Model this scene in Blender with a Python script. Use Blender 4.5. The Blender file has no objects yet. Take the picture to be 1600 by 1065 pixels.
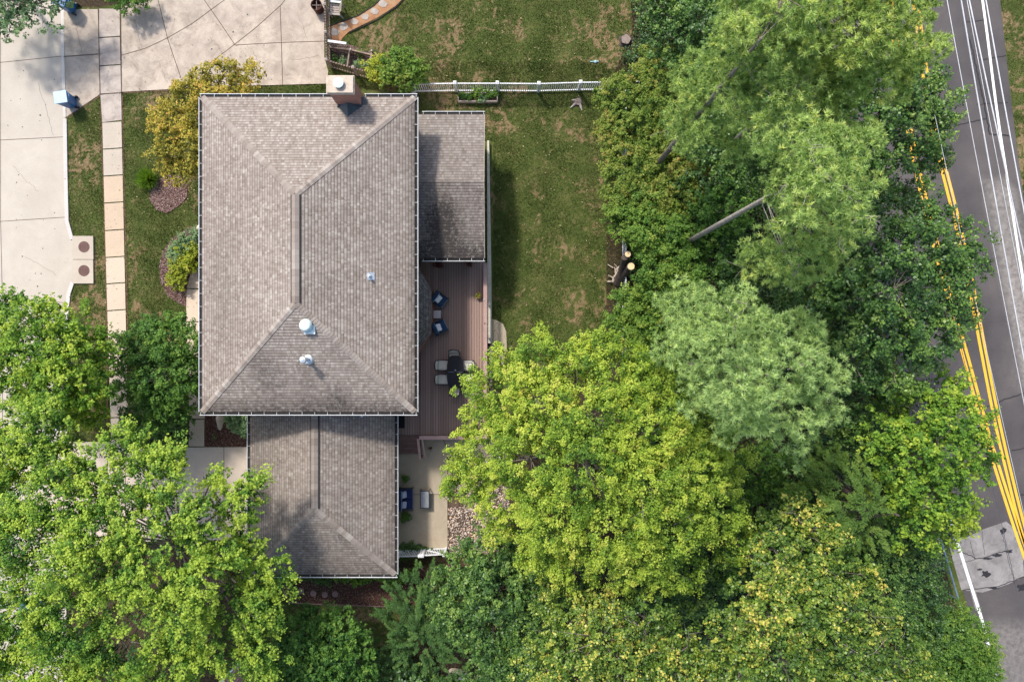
import bpy, bmesh, math, random
import numpy as np
from mathutils import Vector, Matrix

# ------------------------------------------------------------ camera, sky, sun, exposure
H = 38.0                      # drone height, metres
F = 1600 * 24 / 36            # focal length in pixels of a 1600 px wide frame
sc = bpy.context.scene
cam_d = bpy.data.cameras.new('camera'); cam_d.lens = 24; cam_d.sensor_width = 36
cam_d.clip_start = 0.5; cam_d.clip_end = 2000
cam = bpy.data.objects.new('camera', cam_d); sc.collection.objects.link(cam)
cam.location = (0, 0, H); cam.rotation_euler = (0, 0, 0); sc.camera = cam

SHADOW = Vector((0.45, -0.68, -1.0)).normalized()      # the way the sunlight travels
w = bpy.data.worlds.new('World'); sc.world = w; w.use_nodes = True
nt = w.node_tree
sky = nt.nodes.new('ShaderNodeTexSky'); sky.sky_type = 'NISHITA'; sky.sun_disc = False
sky.sun_elevation = math.asin(-SHADOW.z); sky.sun_rotation = math.atan2(-SHADOW.x, -SHADOW.y)
sky.air_density = 1.0; sky.dust_density = 2.5
bg = nt.nodes['Background']; bg.inputs[1].default_value = 0.15
nt.links.new(sky.outputs[0], bg.inputs[0])
sun_d = bpy.data.lights.new('sun', 'SUN'); sun_d.energy = 2.5; sun_d.angle = math.radians(5.5)
sun_d.color = (1.0, 0.955, 0.89)
sun = bpy.data.objects.new('sun', sun_d); sc.collection.objects.link(sun)
sun.rotation_euler = SHADOW.to_track_quat('-Z', 'Y').to_euler(); sun.location = (-20, 30, 60)
sc.view_settings.view_transform = 'Standard'; sc.view_settings.look = 'None'
sc.view_settings.gamma = 1.0; sc.view_settings.use_curve_mapping = False
sc.view_settings.exposure = 0.93

# ------------------------------------------------------------ helpers
COL = sc.collection
def P(px, py, z=0.0):
    k = (H - z) / F
    return Vector(((px - 800) * k, (532.5 - py) * k, z))
def XY(px, py, z=0.0):
    v = P(px, py, z); return (v.x, v.y)

def wloc(o):
    v = Vector((0, 0, 0))
    while o is not None:
        v = v + o.location; o = o.parent
    return v
def tag(o, label=None, cat=None, group=None, kind=None):
    if label: o['label'] = label
    if cat: o['category'] = cat
    if group: o['group'] = group
    if kind: o['kind'] = kind
    return o
def thing(name, label, cat, loc=(0, 0, 0), rz=0.0, group=None):
    o = bpy.data.objects.new(name, None); COL.objects.link(o)
    o.location = loc; o.rotation_euler = (0, 0, rz); o.empty_display_size = 0.2
    return tag(o, label, cat, group)
def copy_tree(o, parent=None):
    c = o.copy(); COL.objects.link(c)
    if parent is not None: c.parent = parent
    for ch in list(o.children): copy_tree(ch, c)
    return c

class MB:
    def __init__(s): s.v = []; s.f = []
    def add(s, vs, fs):
        n = len(s.v); s.v += [tuple(v) for v in vs]; s.f += [tuple(i + n for i in f) for f in fs]; return s
    def box(s, c, d, rz=0.0, M=None):
        hx, hy, hz = d[0] / 2, d[1] / 2, d[2] / 2
        vs = [Vector((x, y, z)) for x in (-hx, hx) for y in (-hy, hy) for z in (-hz, hz)]
        R = M if M is not None else Matrix.Rotation(rz, 3, 'Z')
        vs = [R @ v + Vector(c) for v in vs]
        return s.add(vs, [(0, 1, 3, 2), (4, 6, 7, 5), (0, 4, 5, 1), (2, 3, 7, 6), (0, 2, 6, 4), (1, 5, 7, 3)])
    def bar(s, a, b, wd, ht):
        a = Vector(a); b = Vector(b); d = b - a; L = d.length; d.normalize()
        side = d.cross(Vector((0, 0, 1)))
        if side.length < 1e-4: side = Vector((1, 0, 0))
        side.normalize(); up = side.cross(d)
        M = Matrix((side, d, up)).transposed()
        return s.box((a + b) / 2, (wd, L, ht), M=M)
    def tube(s, pts, rad, n=6, cap=True):
        pts = [Vector(p) for p in pts]; m = len(pts)
        if not hasattr(rad, '__len__'): rad = [rad] * m
        vs = []; fs = []
        for i, p in enumerate(pts):
            d = (pts[min(i + 1, m - 1)] - pts[max(i - 1, 0)])
            if d.length < 1e-6: d = Vector((0, 0, 1))
            d.normalize()
            a = d.cross(Vector((0.13, 0.97, 0.2)));
            if a.length < 1e-3: a = d.cross(Vector((1, 0, 0)))
            a.normalize(); b = d.cross(a)
            for k in range(n):
                t = 2 * math.pi * k / n
                vs.append(p + (a * math.cos(t) + b * math.sin(t)) * rad[i])
        for i in range(m - 1):
            for k in range(n):
                k2 = (k + 1) % n
                fs.append((i * n + k, i * n + k2, (i + 1) * n + k2, (i + 1) * n + k))
        if cap: fs += [tuple(range(n - 1, -1, -1)), tuple(range((m - 1) * n, m * n))]
        return s.add(vs, fs)
    def lathe(s, c, prof, n=20):
        vs = []; fs = []
        for r, z in prof:
            for k in range(n):
                t = 2 * math.pi * k / n
                vs.append((c[0] + r * math.cos(t), c[1] + r * math.sin(t), c[2] + z))
        for i in range(len(prof) - 1):
            for k in range(n):
                k2 = (k + 1) % n
                fs.append((i * n + k, i * n + k2, (i + 1) * n + k2, (i + 1) * n + k))
        fs.append(tuple(range((len(prof) - 1) * n, len(prof) * n)))
        return s.add(vs, fs)
    def prism(s, pts, z0, z1):
        a = sum(pts[i][0] * pts[(i + 1) % len(pts)][1] - pts[(i + 1) % len(pts)][0] * pts[i][1] for i in range(len(pts)))
        if a < 0: pts = pts[::-1]
        n = len(pts)
        vs = [(p[0], p[1], z0) for p in pts] + [(p[0], p[1], z1) for p in pts]
        fs = [tuple(range(n, 2 * n)), tuple(range(n - 1, -1, -1))]
        fs += [(i, (i + 1) % n, n + (i + 1) % n, n + i) for i in range(n)]
        return s.add(vs, fs)
    def ribbon(s, pts, wd, z, th=0.0):
        # a flat strip along 2d points, raised z
        n = len(pts); L = []; R = []
        for i in range(n):
            a = Vector(pts[max(i - 1, 0)][:2]); b = Vector(pts[min(i + 1, n - 1)][:2]); d = (b - a).normalized()
            q = Vector((-d.y, d.x)) * wd / 2; p = Vector(pts[i][:2])
            L.append((p.x + q.x, p.y + q.y)); R.append((p.x - q.x, p.y - q.y))
        vs = [(x, y, z) for x, y in L] + [(x, y, z) for x, y in R]
        fs = [(i, n + i, n + i + 1, i + 1) for i in range(n - 1)]
        if th > 0:
            m = len(vs); vs += [(x, y, z - th) for x, y in L] + [(x, y, z - th) for x, y in R]
            for i in range(n - 1):
                fs += [(i, i + 1, m + i + 1, m + i), (n + i, m + n + i, m + n + i + 1, n + i + 1)]
            fs += [(0, m, m + n, n), (n - 1, 2 * n - 1, m + 2 * n - 1, m + n - 1)]
        return s.add(vs, fs)
    def build(s, name, mat, parent=None, bevel=0.0, smooth=False, world=False, seg=2, uv=None):
        me = bpy.data.meshes.new(name)
        vs = s.v
        if world and parent is not None:
            o = wloc(parent); vs = [(v[0] - o.x, v[1] - o.y, v[2] - o.z) for v in vs]
        me.from_pydata([tuple(v) for v in vs], [], s.f)
        if bevel > 0:
            bm = bmesh.new(); bm.from_mesh(me)
            bmesh.ops.remove_doubles(bm, verts=bm.verts, dist=1e-5) if False else None
            bmesh.ops.bevel(bm, geom=list(bm.edges), offset=bevel, segments=seg, affect='EDGES', profile=0.6, clamp_overlap=True)
            bm.to_mesh(me); bm.free()
        if uv is not None:
            l = me.uv_layers.new(name='UVMap')
            for poly in me.polygons:
                for li in poly.loop_indices: l.data[li].uv = uv[me.loops[li].vertex_index]
        me.materials.append(mat)
        if smooth: me.shade_smooth()
        me.update()
        o = bpy.data.objects.new(name, me); COL.objects.link(o)
        if parent is not None: o.parent = parent
        return o
def struct(o): o['kind'] = 'structure'; return o

# ------------------------------------------------------------ materials
def N(nt, t, **k):
    n = nt.nodes.new(t)
    for a, b in k.items(): setattr(n, a, b)
    return n
def L(nt, a, b): nt.links.new(a, b)
def ramp(nt, fac, stops, interp='LINEAR'):
    r = N(nt, 'ShaderNodeValToRGB'); r.color_ramp.interpolation = interp
    e = r.color_ramp.elements
    while len(e) > len(stops): e.remove(e[-1])
    while len(e) < len(stops): e.new(0.5)
    for i, (p, c) in enumerate(stops):
        e[i].position = p; e[i].color = (*c, 1)
    L(nt, fac, r.inputs[0]); return r.outputs[0]
def noise(nt, vec, scale, detail=4, rough=0.55, dist=0.0):
    n = N(nt, 'ShaderNodeTexNoise'); n.inputs['Scale'].default_value = scale
    n.inputs['Detail'].default_value = detail; n.inputs['Roughness'].default_value = rough
    n.inputs['Distortion'].default_value = dist
    L(nt, vec, n.inputs['Vector']); return n.outputs['Fac']
def math_n(nt, op, a, b=None, c=None, clamp=False):
    m = N(nt, 'ShaderNodeMath', operation=op); m.use_clamp = clamp
    for i, x in enumerate((a, b, c)):
        if x is None: continue
        if isinstance(x, (int, float)): m.inputs[i].default_value = x
        else: L(nt, x, m.inputs[i])
    return m.outputs[0]
def mixc(nt, fac, a, b, mode='MIX'):
    m = N(nt, 'ShaderNodeMix', data_type='RGBA', blend_type=mode)
    if isinstance(fac, (int, float)): m.inputs[0].default_value = fac
    else: L(nt, fac, m.inputs[0])
    for i, x in ((6, a), (7, b)):
        if isinstance(x, tuple): m.inputs[i].default_value = (*x, 1)
        else: L(nt, x, m.inputs[i])
    return m.outputs[2]
def new_mat(name):
    m = bpy.data.materials.new(name); m.use_nodes = True
    nt = m.node_tree; b = nt.nodes['Principled BSDF']
    return m, nt, b
def pos(nt): return N(nt, 'ShaderNodeNewGeometry').outputs['Position']
def smat(name, c1, c2=None, scale=6.0, rough=0.75, spec=0.3, bump=0.0, bscale=40, metal=0.0, c3=None, s3=0.6):
    m, nt, b = new_mat(name)
    p = pos(nt); c2 = c2 or tuple(x * 0.75 for x in c1)
    f = noise(nt, p, scale, 6, 0.65)
    col = ramp(nt, f, [(0.32, c2), (0.68, c1)])
    if c3:
        f3 = noise(nt, p, s3, 3, 0.5)
        col = mixc(nt, ramp(nt, f3, [(0.42, (0, 0, 0)), (0.62, (1, 1, 1))]), col, c3)
    L(nt, col, b.inputs['Base Color'])
    b.inputs['Roughness'].default_value = rough; b.inputs['Specular IOR Level'].default_value = spec
    b.inputs['Metallic'].default_value = metal
    if bump > 0:
        bn = N(nt, 'ShaderNodeBump'); bn.inputs['Strength'].default_value = bump; bn.inputs['Distance'].default_value = 0.02
        L(nt, noise(nt, p, bscale, 4, 0.6), bn.inputs['Height']); L(nt, bn.outputs[0], b.inputs['Normal'])
    return m
def concrete(name, c1, c2, stain=(0.2, 0.17, 0.15), amt=0.5, rs=1.3):
    m, nt, b = new_mat(name); p = pos(nt)
    f = noise(nt, p, 0.45, 5, 0.6); col = ramp(nt, f, [(0.3, c2), (0.7, c1)])
    g = noise(nt, p, rs, 8, 0.75, 0.6)
    k = ramp(nt, g, [(0.42, (0, 0, 0)), (0.72, (amt, amt, amt))])
    col = mixc(nt, k, col, stain)
    h = noise(nt, p, 22, 3, 0.7)
    col = mixc(nt, 0.28, col, ramp(nt, h, [(0.3, (0.32, 0.32, 0.32)), (0.7, (0.66, 0.66, 0.66))]), 'OVERLAY')
    r = N(nt, 'ShaderNodeNewGeometry').outputs['Random Per Island']
    col = mixc(nt, 0.35, col, ramp(nt, r, [(0, (0.4, 0.39, 0.38)), (1, (0.6, 0.6, 0.6))]), 'OVERLAY')
    L(nt, col, b.inputs['Base Color']); b.inputs['Roughness'].default_value = 0.85; b.inputs['Specular IOR Level'].default_value = 0.25
    bn = N(nt, 'ShaderNodeBump'); bn.inputs['Strength'].default_value = 0.25; bn.inputs['Distance'].default_value = 0.01
    L(nt, noise(nt, p, 60, 3, 0.7), bn.inputs['Height']); L(nt, bn.outputs[0], b.inputs['Normal'])
    return m
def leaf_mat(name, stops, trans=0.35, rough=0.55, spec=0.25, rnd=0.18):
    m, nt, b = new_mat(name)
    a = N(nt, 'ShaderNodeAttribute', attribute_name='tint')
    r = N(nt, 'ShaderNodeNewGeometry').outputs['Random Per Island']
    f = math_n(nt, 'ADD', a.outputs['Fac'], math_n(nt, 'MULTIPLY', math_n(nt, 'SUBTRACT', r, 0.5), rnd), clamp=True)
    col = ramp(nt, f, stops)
    L(nt, col, b.inputs['Base Color'])
    b.inputs['Roughness'].default_value = rough; b.inputs['Specular IOR Level'].default_value = spec
    t = N(nt, 'ShaderNodeBsdfTranslucent')
    L(nt, mixc(nt, 1.0, col, (1.0, 1.0, 0.55), 'MULTIPLY'), t.inputs[0])
    ms = N(nt, 'ShaderNodeMixShader'); ms.inputs[0].default_value = trans
    L(nt, b.outputs[0], ms.inputs[1]); L(nt, t.outputs[0], ms.inputs[2])
    L(nt, ms.outputs[0], nt.nodes['Material Output'].inputs['Surface'])
    return m
def chip_mat(name, stops, rough=0.9):
    m, nt, b = new_mat(name)
    r = N(nt, 'ShaderNodeNewGeometry').outputs['Random Per Island']
    L(nt, ramp(nt, r, stops), b.inputs['Base Color']); b.inputs['Roughness'].default_value = rough
    b.inputs['Specular IOR Level'].default_value = 0.2
    return m
def shingle_mat(name, stops, stain=0.0, dark=1.0):
    m, nt, b = new_mat(name)
    uv = N(nt, 'ShaderNodeUVMap').outputs[0]; s = N(nt, 'ShaderNodeSeparateXYZ'); L(nt, uv, s.inputs[0])
    vv = math_n(nt, 'DIVIDE', s.outputs[1], 0.143); row = math_n(nt, 'FLOOR', vv); fr = math_n(nt, 'FRACT', vv)
    wn = N(nt, 'ShaderNodeTexWhiteNoise', noise_dimensions='1D'); L(nt, row, wn.inputs['W'])
    def cell(wd):
        u = math_n(nt, 'FLOOR', math_n(nt, 'ADD', math_n(nt, 'DIVIDE', s.outputs[0], wd), math_n(nt, 'MULTIPLY', wn.outputs[0], 7.0)))
        c = N(nt, 'ShaderNodeCombineXYZ'); L(nt, u, c.inputs[0]); L(nt, row, c.inputs[1]); c.inputs[2].default_value = wd
        q = N(nt, 'ShaderNodeTexWhiteNoise', noise_dimensions='3D'); L(nt, c.outputs[0], q.inputs['Vector']); return q.outputs[0]
    k = math_n(nt, 'ADD', math_n(nt, 'MULTIPLY', cell(0.085), 0.5), math_n(nt, 'MULTIPLY', cell(0.16), 0.5))
    p = pos(nt)
    big = noise(nt, p, 0.35, 4, 0.6)
    k = math_n(nt, 'ADD', k, math_n(nt, 'MULTIPLY', math_n(nt, 'SUBTRACT', big, 0.5), 0.5), clamp=True)
    col = ramp(nt, k, stops)
    # dark course band: shingle print that also paints the step's shadow line; fine granules
    band = ramp(nt, fr, [(0.0, (0.42, 0.40, 0.39)), (0.2, (0.66, 0.64, 0.63)), (0.36, (1, 1, 1)), (1.0, (1, 1, 1))])
    col = mixc(nt, 0.8, col, band, 'MULTIPLY')
    gr = noise(nt, p, 45, 3, 0.8)
    col = mixc(nt, 0.5, col, ramp(nt, gr, [(0.3, (0.33, 0.33, 0.33)), (0.7, (0.67, 0.67, 0.67))]), 'OVERLAY')
    st = noise(nt, p, 0.55, 6, 0.7, 0.4)
    lo = 0.56 - 0.28 * stain
    sk = ramp(nt, st, [(lo, (0, 0, 0)), (lo + 0.2, (0.14 + 0.35 * stain,) * 3)])
    a = N(nt, 'ShaderNodeAttribute', attribute_name='stain')
    st2 = noise(nt, p, 5.5, 6, 0.8)
    am = math_n(nt, 'MULTIPLY', math_n(nt, 'MULTIPLY', a.outputs['Fac'], 1.5), ramp(nt, st2, [(0.34, (0.2,) * 3), (0.58, (1, 1, 1))]), clamp=True)
    am = math_n(nt, 'MINIMUM', am, .88)
    sk = math_n(nt, 'MAXIMUM', sk, am)
    col = mixc(nt, sk, col, (0.022, 0.020, 0.020))
    L(nt, col, b.inputs['Base Color']); b.inputs['Roughness'].default_value = 0.92; b.inputs['Specular IOR Level'].default_value = 0.15
    bn = N(nt, 'ShaderNodeBump'); bn.inputs['Strength'].default_value = 0.4; bn.inputs['Distance'].default_value = 0.01
    L(nt, gr, bn.inputs['Height']); L(nt, bn.outputs[0], b.inputs['Normal'])
    return m

M = {}
SH = [(0.0, (0.180, 0.147, 0.122)), (0.3, (0.226, 0.188, 0.159)), (0.55, (0.260, 0.220, 0.188)), (0.8, (0.305, 0.266, 0.230)), (1.0, (0.365, 0.330, 0.288))]
M['shingle'] = shingle_mat('roof_shingles', SH, 0.05)
M['shingle2'] = shingle_mat('garage_shingles', [(p, tuple(x * 0.88 for x in c)) for p, c in SH], 0.22)
M['shingle3'] = shingle_mat('porch_shingles', [(p, (c[0] * .93, c[1] * .95, c[2] * .97)) for p, c in SH], 0.25)
M['white'] = smat('white_paint', (0.72, 0.73, 0.74), (0.6, 0.6, 0.6), 3, 0.45, 0.4)
M['gutter_dark'] = smat('gutter_debris', (0.035, 0.032, 0.028), (0.015, 0.015, 0.014), 9, 0.9)
M['siding'] = smat('cream_siding', (0.6, 0.56, 0.48), (0.5, 0.47, 0.4), 1, 0.6)
M['street'] = concrete('street_concrete', (0.445, 0.398, 0.33), (0.39, 0.346, 0.285), (0.33, 0.285, 0.24), 0.45, 0.6)
M['drive'] = concrete('old_driveway_concrete', (0.45, 0.38, 0.305), (0.35, 0.295, 0.24), (0.21, 0.17, 0.135), 0.95, 1.3)
M['walk'] = concrete('sidewalk_concrete', (0.50, 0.405, 0.305), (0.46, 0.375, 0.285), (0.4, 0.34, 0.28), 0.35, 1.0)
M['walk_old'] = concrete('weathered_sidewalk_concrete', (0.43, 0.37, 0.31), (0.34, 0.29, 0.25), (0.19, 0.16, 0.14), 0.9, 1.6)
M['drive2'] = concrete('garage_driveway_concrete', (0.50, 0.42, 0.345), (0.45, 0.375, 0.305), (0.32, 0.26, 0.21), 0.4, 0.9)
M['patio'] = concrete('patio_concrete', (0.37, 0.31, 0.225), (0.31, 0.26, 0.19), (0.2, 0.16, 0.11), 0.5, 0.9)
M['curb'] = concrete('curb_concrete', (0.50, 0.47, 0.43), (0.44, 0.41, 0.375), (0.35, 0.33, 0.3), 0.4, 1.0)
M['joint'] = smat('joint_soil', (0.12, 0.075, 0.05), (0.05, 0.035, 0.025), 3, 0.95)
M['rust_iron'] = smat('manhole_iron', (0.14, 0.075, 0.06), (0.09, 0.05, 0.045), 20, 0.8, bump=.4)
M['mulch'] = smat('mulch_soil', (0.09, 0.045, 0.032), (0.03, 0.017, 0.013), 14, 0.95, bump=0.8, bscale=25)
M['soil'] = smat('bare_soil', (0.12, 0.08, 0.055), (0.05, 0.034, 0.024), 5, 0.95, bump=0.6, bscale=20)
M['mulch_chip'] = chip_mat('mulch_chips', [(0, (0.035, 0.016, 0.011)), (0.5, (0.12, 0.055, 0.038)), (0.85, (0.20, 0.11, 0.08)), (1, (0.36, 0.27, 0.21))])
M['mulch_old'] = chip_mat('faded_mulch_chips', [(0, (0.08, 0.04, 0.035)), (0.5, (0.2, 0.115, 0.1)), (1, (0.42, 0.31, 0.27))])
M['asphalt_m'] = smat('asphalt_trim', (0.05, 0.05, 0.05))
M['black'] = smat('black_metal', (0.018, 0.018, 0.022), (0.012, 0.012, 0.014), 5, 0.4, 0.5)
M['brick_c'] = None
M['bark'] = smat('grey_bark', (0.25, 0.21, 0.18), (0.10, 0.08, 0.065), 7, 0.95, bump=0.8, bscale=18)
M['bark_pale'] = smat('pale_pine_bark', (0.42, 0.37, 0.33), (0.22, 0.19, 0.165), 6, 0.95, bump=0.8, bscale=18)
M['bark_dark'] = smat('dark_bark', (0.10, 0.075, 0.06), (0.045, 0.035, 0.03), 7, 0.95, bump=0.8)
M['wood'] = smat('fence_wood', (0.30, 0.23, 0.18), (0.17, 0.125, 0.095), 6, 0.85)
M['wood_grey'] = smat('weathered_wood', (0.38, 0.33, 0.29), (0.24, 0.2, 0.17), 8, 0.85)
M['cut_wood'] = smat('fresh_cut_wood', (0.72, 0.55, 0.33), (0.6, 0.42, 0.22), 8, 0.8)
M['cut_old'] = smat('weathered_cut_wood', (0.25, 0.2, 0.17), (0.16, 0.125, 0.1), 12, 0.9)
M['navy'] = smat('navy_cushion', (0.016, 0.045, 0.10), (0.010, 0.030, 0.07), 5, 0.85)
M['navy2'] = smat('indigo_cushion', (0.018, 0.026, 0.10), (0.012, 0.018, 0.07), 5, 0.85)
M['trimgrey'] = smat('grey_piping', (0.3, 0.36, 0.4), None, 5, 0.8)
M['pillow'] = smat('white_pillow', (0.66, 0.68, 0.70), (0.5, 0.52, 0.55), 14, 0.85)
M['pillow_grey'] = smat('grey_pillow', (0.36, 0.40, 0.48), (0.28, 0.31, 0.38), 14, 0.85)
M['beige'] = smat('beige_sling', (0.56, 0.53, 0.46), (0.46, 0.43, 0.37), 9, 0.8)
M['table_top'] = smat('dark_table', (0.012, 0.013, 0.018), (0.008, 0.008, 0.011), 7, 0.55, 0.2)
M['glass_grey'] = smat('frosted_glass', (0.22, 0.23, 0.24), (0.17, 0.175, 0.18), 7, 0.25, 0.5)
M['greytable'] = smat('grey_side_table', (0.42, 0.39, 0.38), (0.36, 0.33, 0.32), 7, 0.6)
M['metal'] = smat('galvanised_metal', (0.62, 0.66, 0.68), (0.5, 0.53, 0.56), 9, 0.35, 0.5, metal=0.6)
M['vent'] = smat('pale_vent_paint', (0.62, 0.72, 0.72), (0.48, 0.58, 0.58), 9, 0.4, 0.5)
M['flash'] = smat('dark_flashing', (0.05, 0.07, 0.08), (0.025, 0.03, 0.035), 6, 0.5, 0.5)
M['bin_blue'] = smat('blue_plastic', (0.012, 0.12, 0.30), (0.009, 0.09, 0.24), 4, 0.45, 0.5)
M['bin_lid_reflect'] = smat('reflection_pale_lid', (0.36, 0.50, 0.62), (0.28, 0.42, 0.55), 4, 0.3, 0.6)  # reflection on the blue lid painted in as a pale colour
M['terracotta'] = smat('clay_pot', (0.25, 0.11, 0.06), None, 4, 0.8)
M['yellowrim'] = smat('straw_basket', (0.36, 0.25, 0.07), (0.22, 0.14, 0.04), 20, 0.85)
M['orange'] = smat('rusty_path_grit', (0.34, 0.165, 0.075), (0.22, 0.11, 0.055), 5, 0.9, bump=.5, c3=(0.33, 0.2, 0.11), s3=1.5)
M['flag'] = smat('grey_stepping_stone', (0.36, 0.31, 0.26), (0.25, 0.22, 0.19), 4, 0.9)
M['stone'] = smat('tan_boulder', (0.52, 0.44, 0.35), (0.36, 0.29, 0.22), 4, 0.9, bump=.6, bscale=12)
M['paver'] = smat('mauve_paver', (0.25, 0.16, 0.14), (0.18, 0.11, 0.10), 8, 0.9)
M['yellow'] = smat('yellow_road_paint', (0.78, 0.42, 0.025), (0.60, 0.30, 0.02), 5, 0.7)
def worn(name, c, road=(0.09, 0.08, 0.078), lo=.60):
    m, nt, b = new_mat(name); p = pos(nt)
    f = noise(nt, p, 5, 6, 0.8, .5); g = noise(nt, p, 1.1, 3, .5)
    col = mixc(nt, ramp(nt, f, [(lo, (0, 0, 0)), (lo + .1, (.85,) * 3)]), c, road)
    col = mixc(nt, math_n(nt, 'MULTIPLY', g, .45), col, tuple(x * .62 for x in c))
    L(nt, col, b.inputs['Base Color']); b.inputs['Roughness'].default_value = .75; return m
M['yellow'] = worn('worn_yellow_paint', (0.80, 0.44, 0.03))
M['whiteline'] = worn('worn_white_paint', (0.80, 0.80, 0.78), lo=.56)
_unused = smat('white_road_paint', (0.80, 0.80, 0.78), (0.6, 0.59, 0.57), 5, 0.7)
M['cable'] = smat('cable_jacket', (0.62, 0.62, 0.64), None, 1, 0.3, 0.6, metal=0.2)
M['cable_dark'] = smat('dark_cable', (0.10, 0.10, 0.11), None, 1, 0.4)
M['rail_blue'] = smat('blue_grey_steel', (0.25, 0.35, 0.42), (0.12, 0.17, 0.21), 2, 0.35, 0.5, metal=0.5)
M['ledge'] = smat('pale_ledge', (0.50, 0.46, 0.37), (0.38, 0.35, 0.28), 4, 0.8)
M['barrel'] = smat('rusty_iron', (0.09, 0.035, 0.025), (0.045, 0.02, 0.016), 6, 0.85)
M['red'] = smat('red_plastic', (0.6, 0.06, 0.03), None, 4, 0.4)
M['mat'] = smat('black_door_mat', (0.015, 0.014, 0.018), None, 30, 0.95)
M['window'] = smat('window_glass', (0.03, 0.04, 0.05), None, 1, 0.08, 0.7)
M['drip'] = smat('teal_hose_head', (0.35, 0.6, 0.6), None, 4, 0.4)

def brick_mat(name, scale=1.0):
    m, nt, b = new_mat(name)
    p = pos(nt); s = N(nt, 'ShaderNodeSeparateXYZ'); L(nt, p, s.inputs[0])
    c = N(nt, 'ShaderNodeCombineXYZ'); L(nt, math_n(nt, 'ADD', s.outputs[0], s.outputs[1]), c.inputs[0]); L(nt, s.outputs[2], c.inputs[1])
    t = N(nt, 'ShaderNodeTexBrick'); L(nt, c.outputs[0], t.inputs['Vector'])
    t.inputs['Scale'].default_value = scale; t.inputs['Brick Width'].default_value = 0.21; t.inputs['Row Height'].default_value = 0.075
    t.inputs['Mortar Size'].default_value = 0.008; t.inputs['Color1'].default_value = (0.42, 0.12, 0.06, 1)
    t.inputs['Color2'].default_value = (0.22, 0.08, 0.05, 1); t.inputs['Mortar'].default_value = (0.4, 0.33, 0.28, 1)
    L(nt, t.outputs[0], b.inputs['Base Color']); b.inputs['Roughness'].default_value = 0.9
    return m
M['brick'] = brick_mat('red_brick')

def board_mat(name, c1, c2):
    m, nt, b = new_mat(name)
    r = N(nt, 'ShaderNodeNewGeometry').outputs['Random Per Island']
    p = pos(nt); mp = N(nt, 'ShaderNodeMapping'); mp.inputs['Scale'].default_value = (14, 0.8, 5); L(nt, p, mp.inputs[0])
    f = noise(nt, mp.outputs[0], 1.0, 4, 0.6)
    k = math_n(nt, 'ADD', math_n(nt, 'MULTIPLY', r, 0.55), math_n(nt, 'MULTIPLY', f, 0.45))
    L(nt, ramp(nt, k, [(0.15, c2), (0.8, c1)]), b.inputs['Base Color']); b.inputs['Roughness'].default_value = 0.7
    return m
M['deck'] = board_mat('deck_boards', (0.285, 0.19, 0.15), (0.18, 0.118, 0.094))
M['deck_trim'] = smat('deck_rail_cap', (0.36, 0.235, 0.205), (0.28, 0.18, 0.155), 5, 0.7)
M['deck_trim2'] = smat('deck_stair_boards', (0.21, 0.12, 0.098), (0.15, 0.085, 0.07), 5, 0.7)

def asphalt():
    m, nt, b = new_mat('asphalt'); p = pos(nt)
    f = noise(nt, p, 0.25, 5, 0.6); col = ramp(nt, f, [(0.32, (0.052, 0.047, 0.047)), (0.5, (0.075, 0.066, 0.064)), (0.68, (0.10, 0.087, 0.082))])
    g = noise(nt, p, 30, 3, 0.8)
    col = mixc(nt, 0.6, col, ramp(nt, g, [(0.3, (0.3,) * 3), (0.7, (0.7,) * 3)]), 'OVERLAY')
    a = N(nt, 'ShaderNodeAttribute', attribute_name='grit').outputs['Fac']
    col = mixc(nt, a, col, ramp(nt, noise(nt, p, 4, 6, 0.7), [(0.35, (0.17, 0.15, 0.135)), (0.6, (0.36, 0.33, 0.29))]))
    L(nt, col, b.inputs['Base Color']); b.inputs['Roughness'].default_value = 0.8; b.inputs['Specular IOR Level'].default_value = 0.3
    bn = N(nt, 'ShaderNodeBump'); bn.inputs['Strength'].default_value = 0.4; bn.inputs['Distance'].default_value = 0.01
    L(nt, g, bn.inputs['Height']); L(nt, bn.outputs[0], b.inputs['Normal'])
    return m
M['asphalt'] = asphalt()
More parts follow.
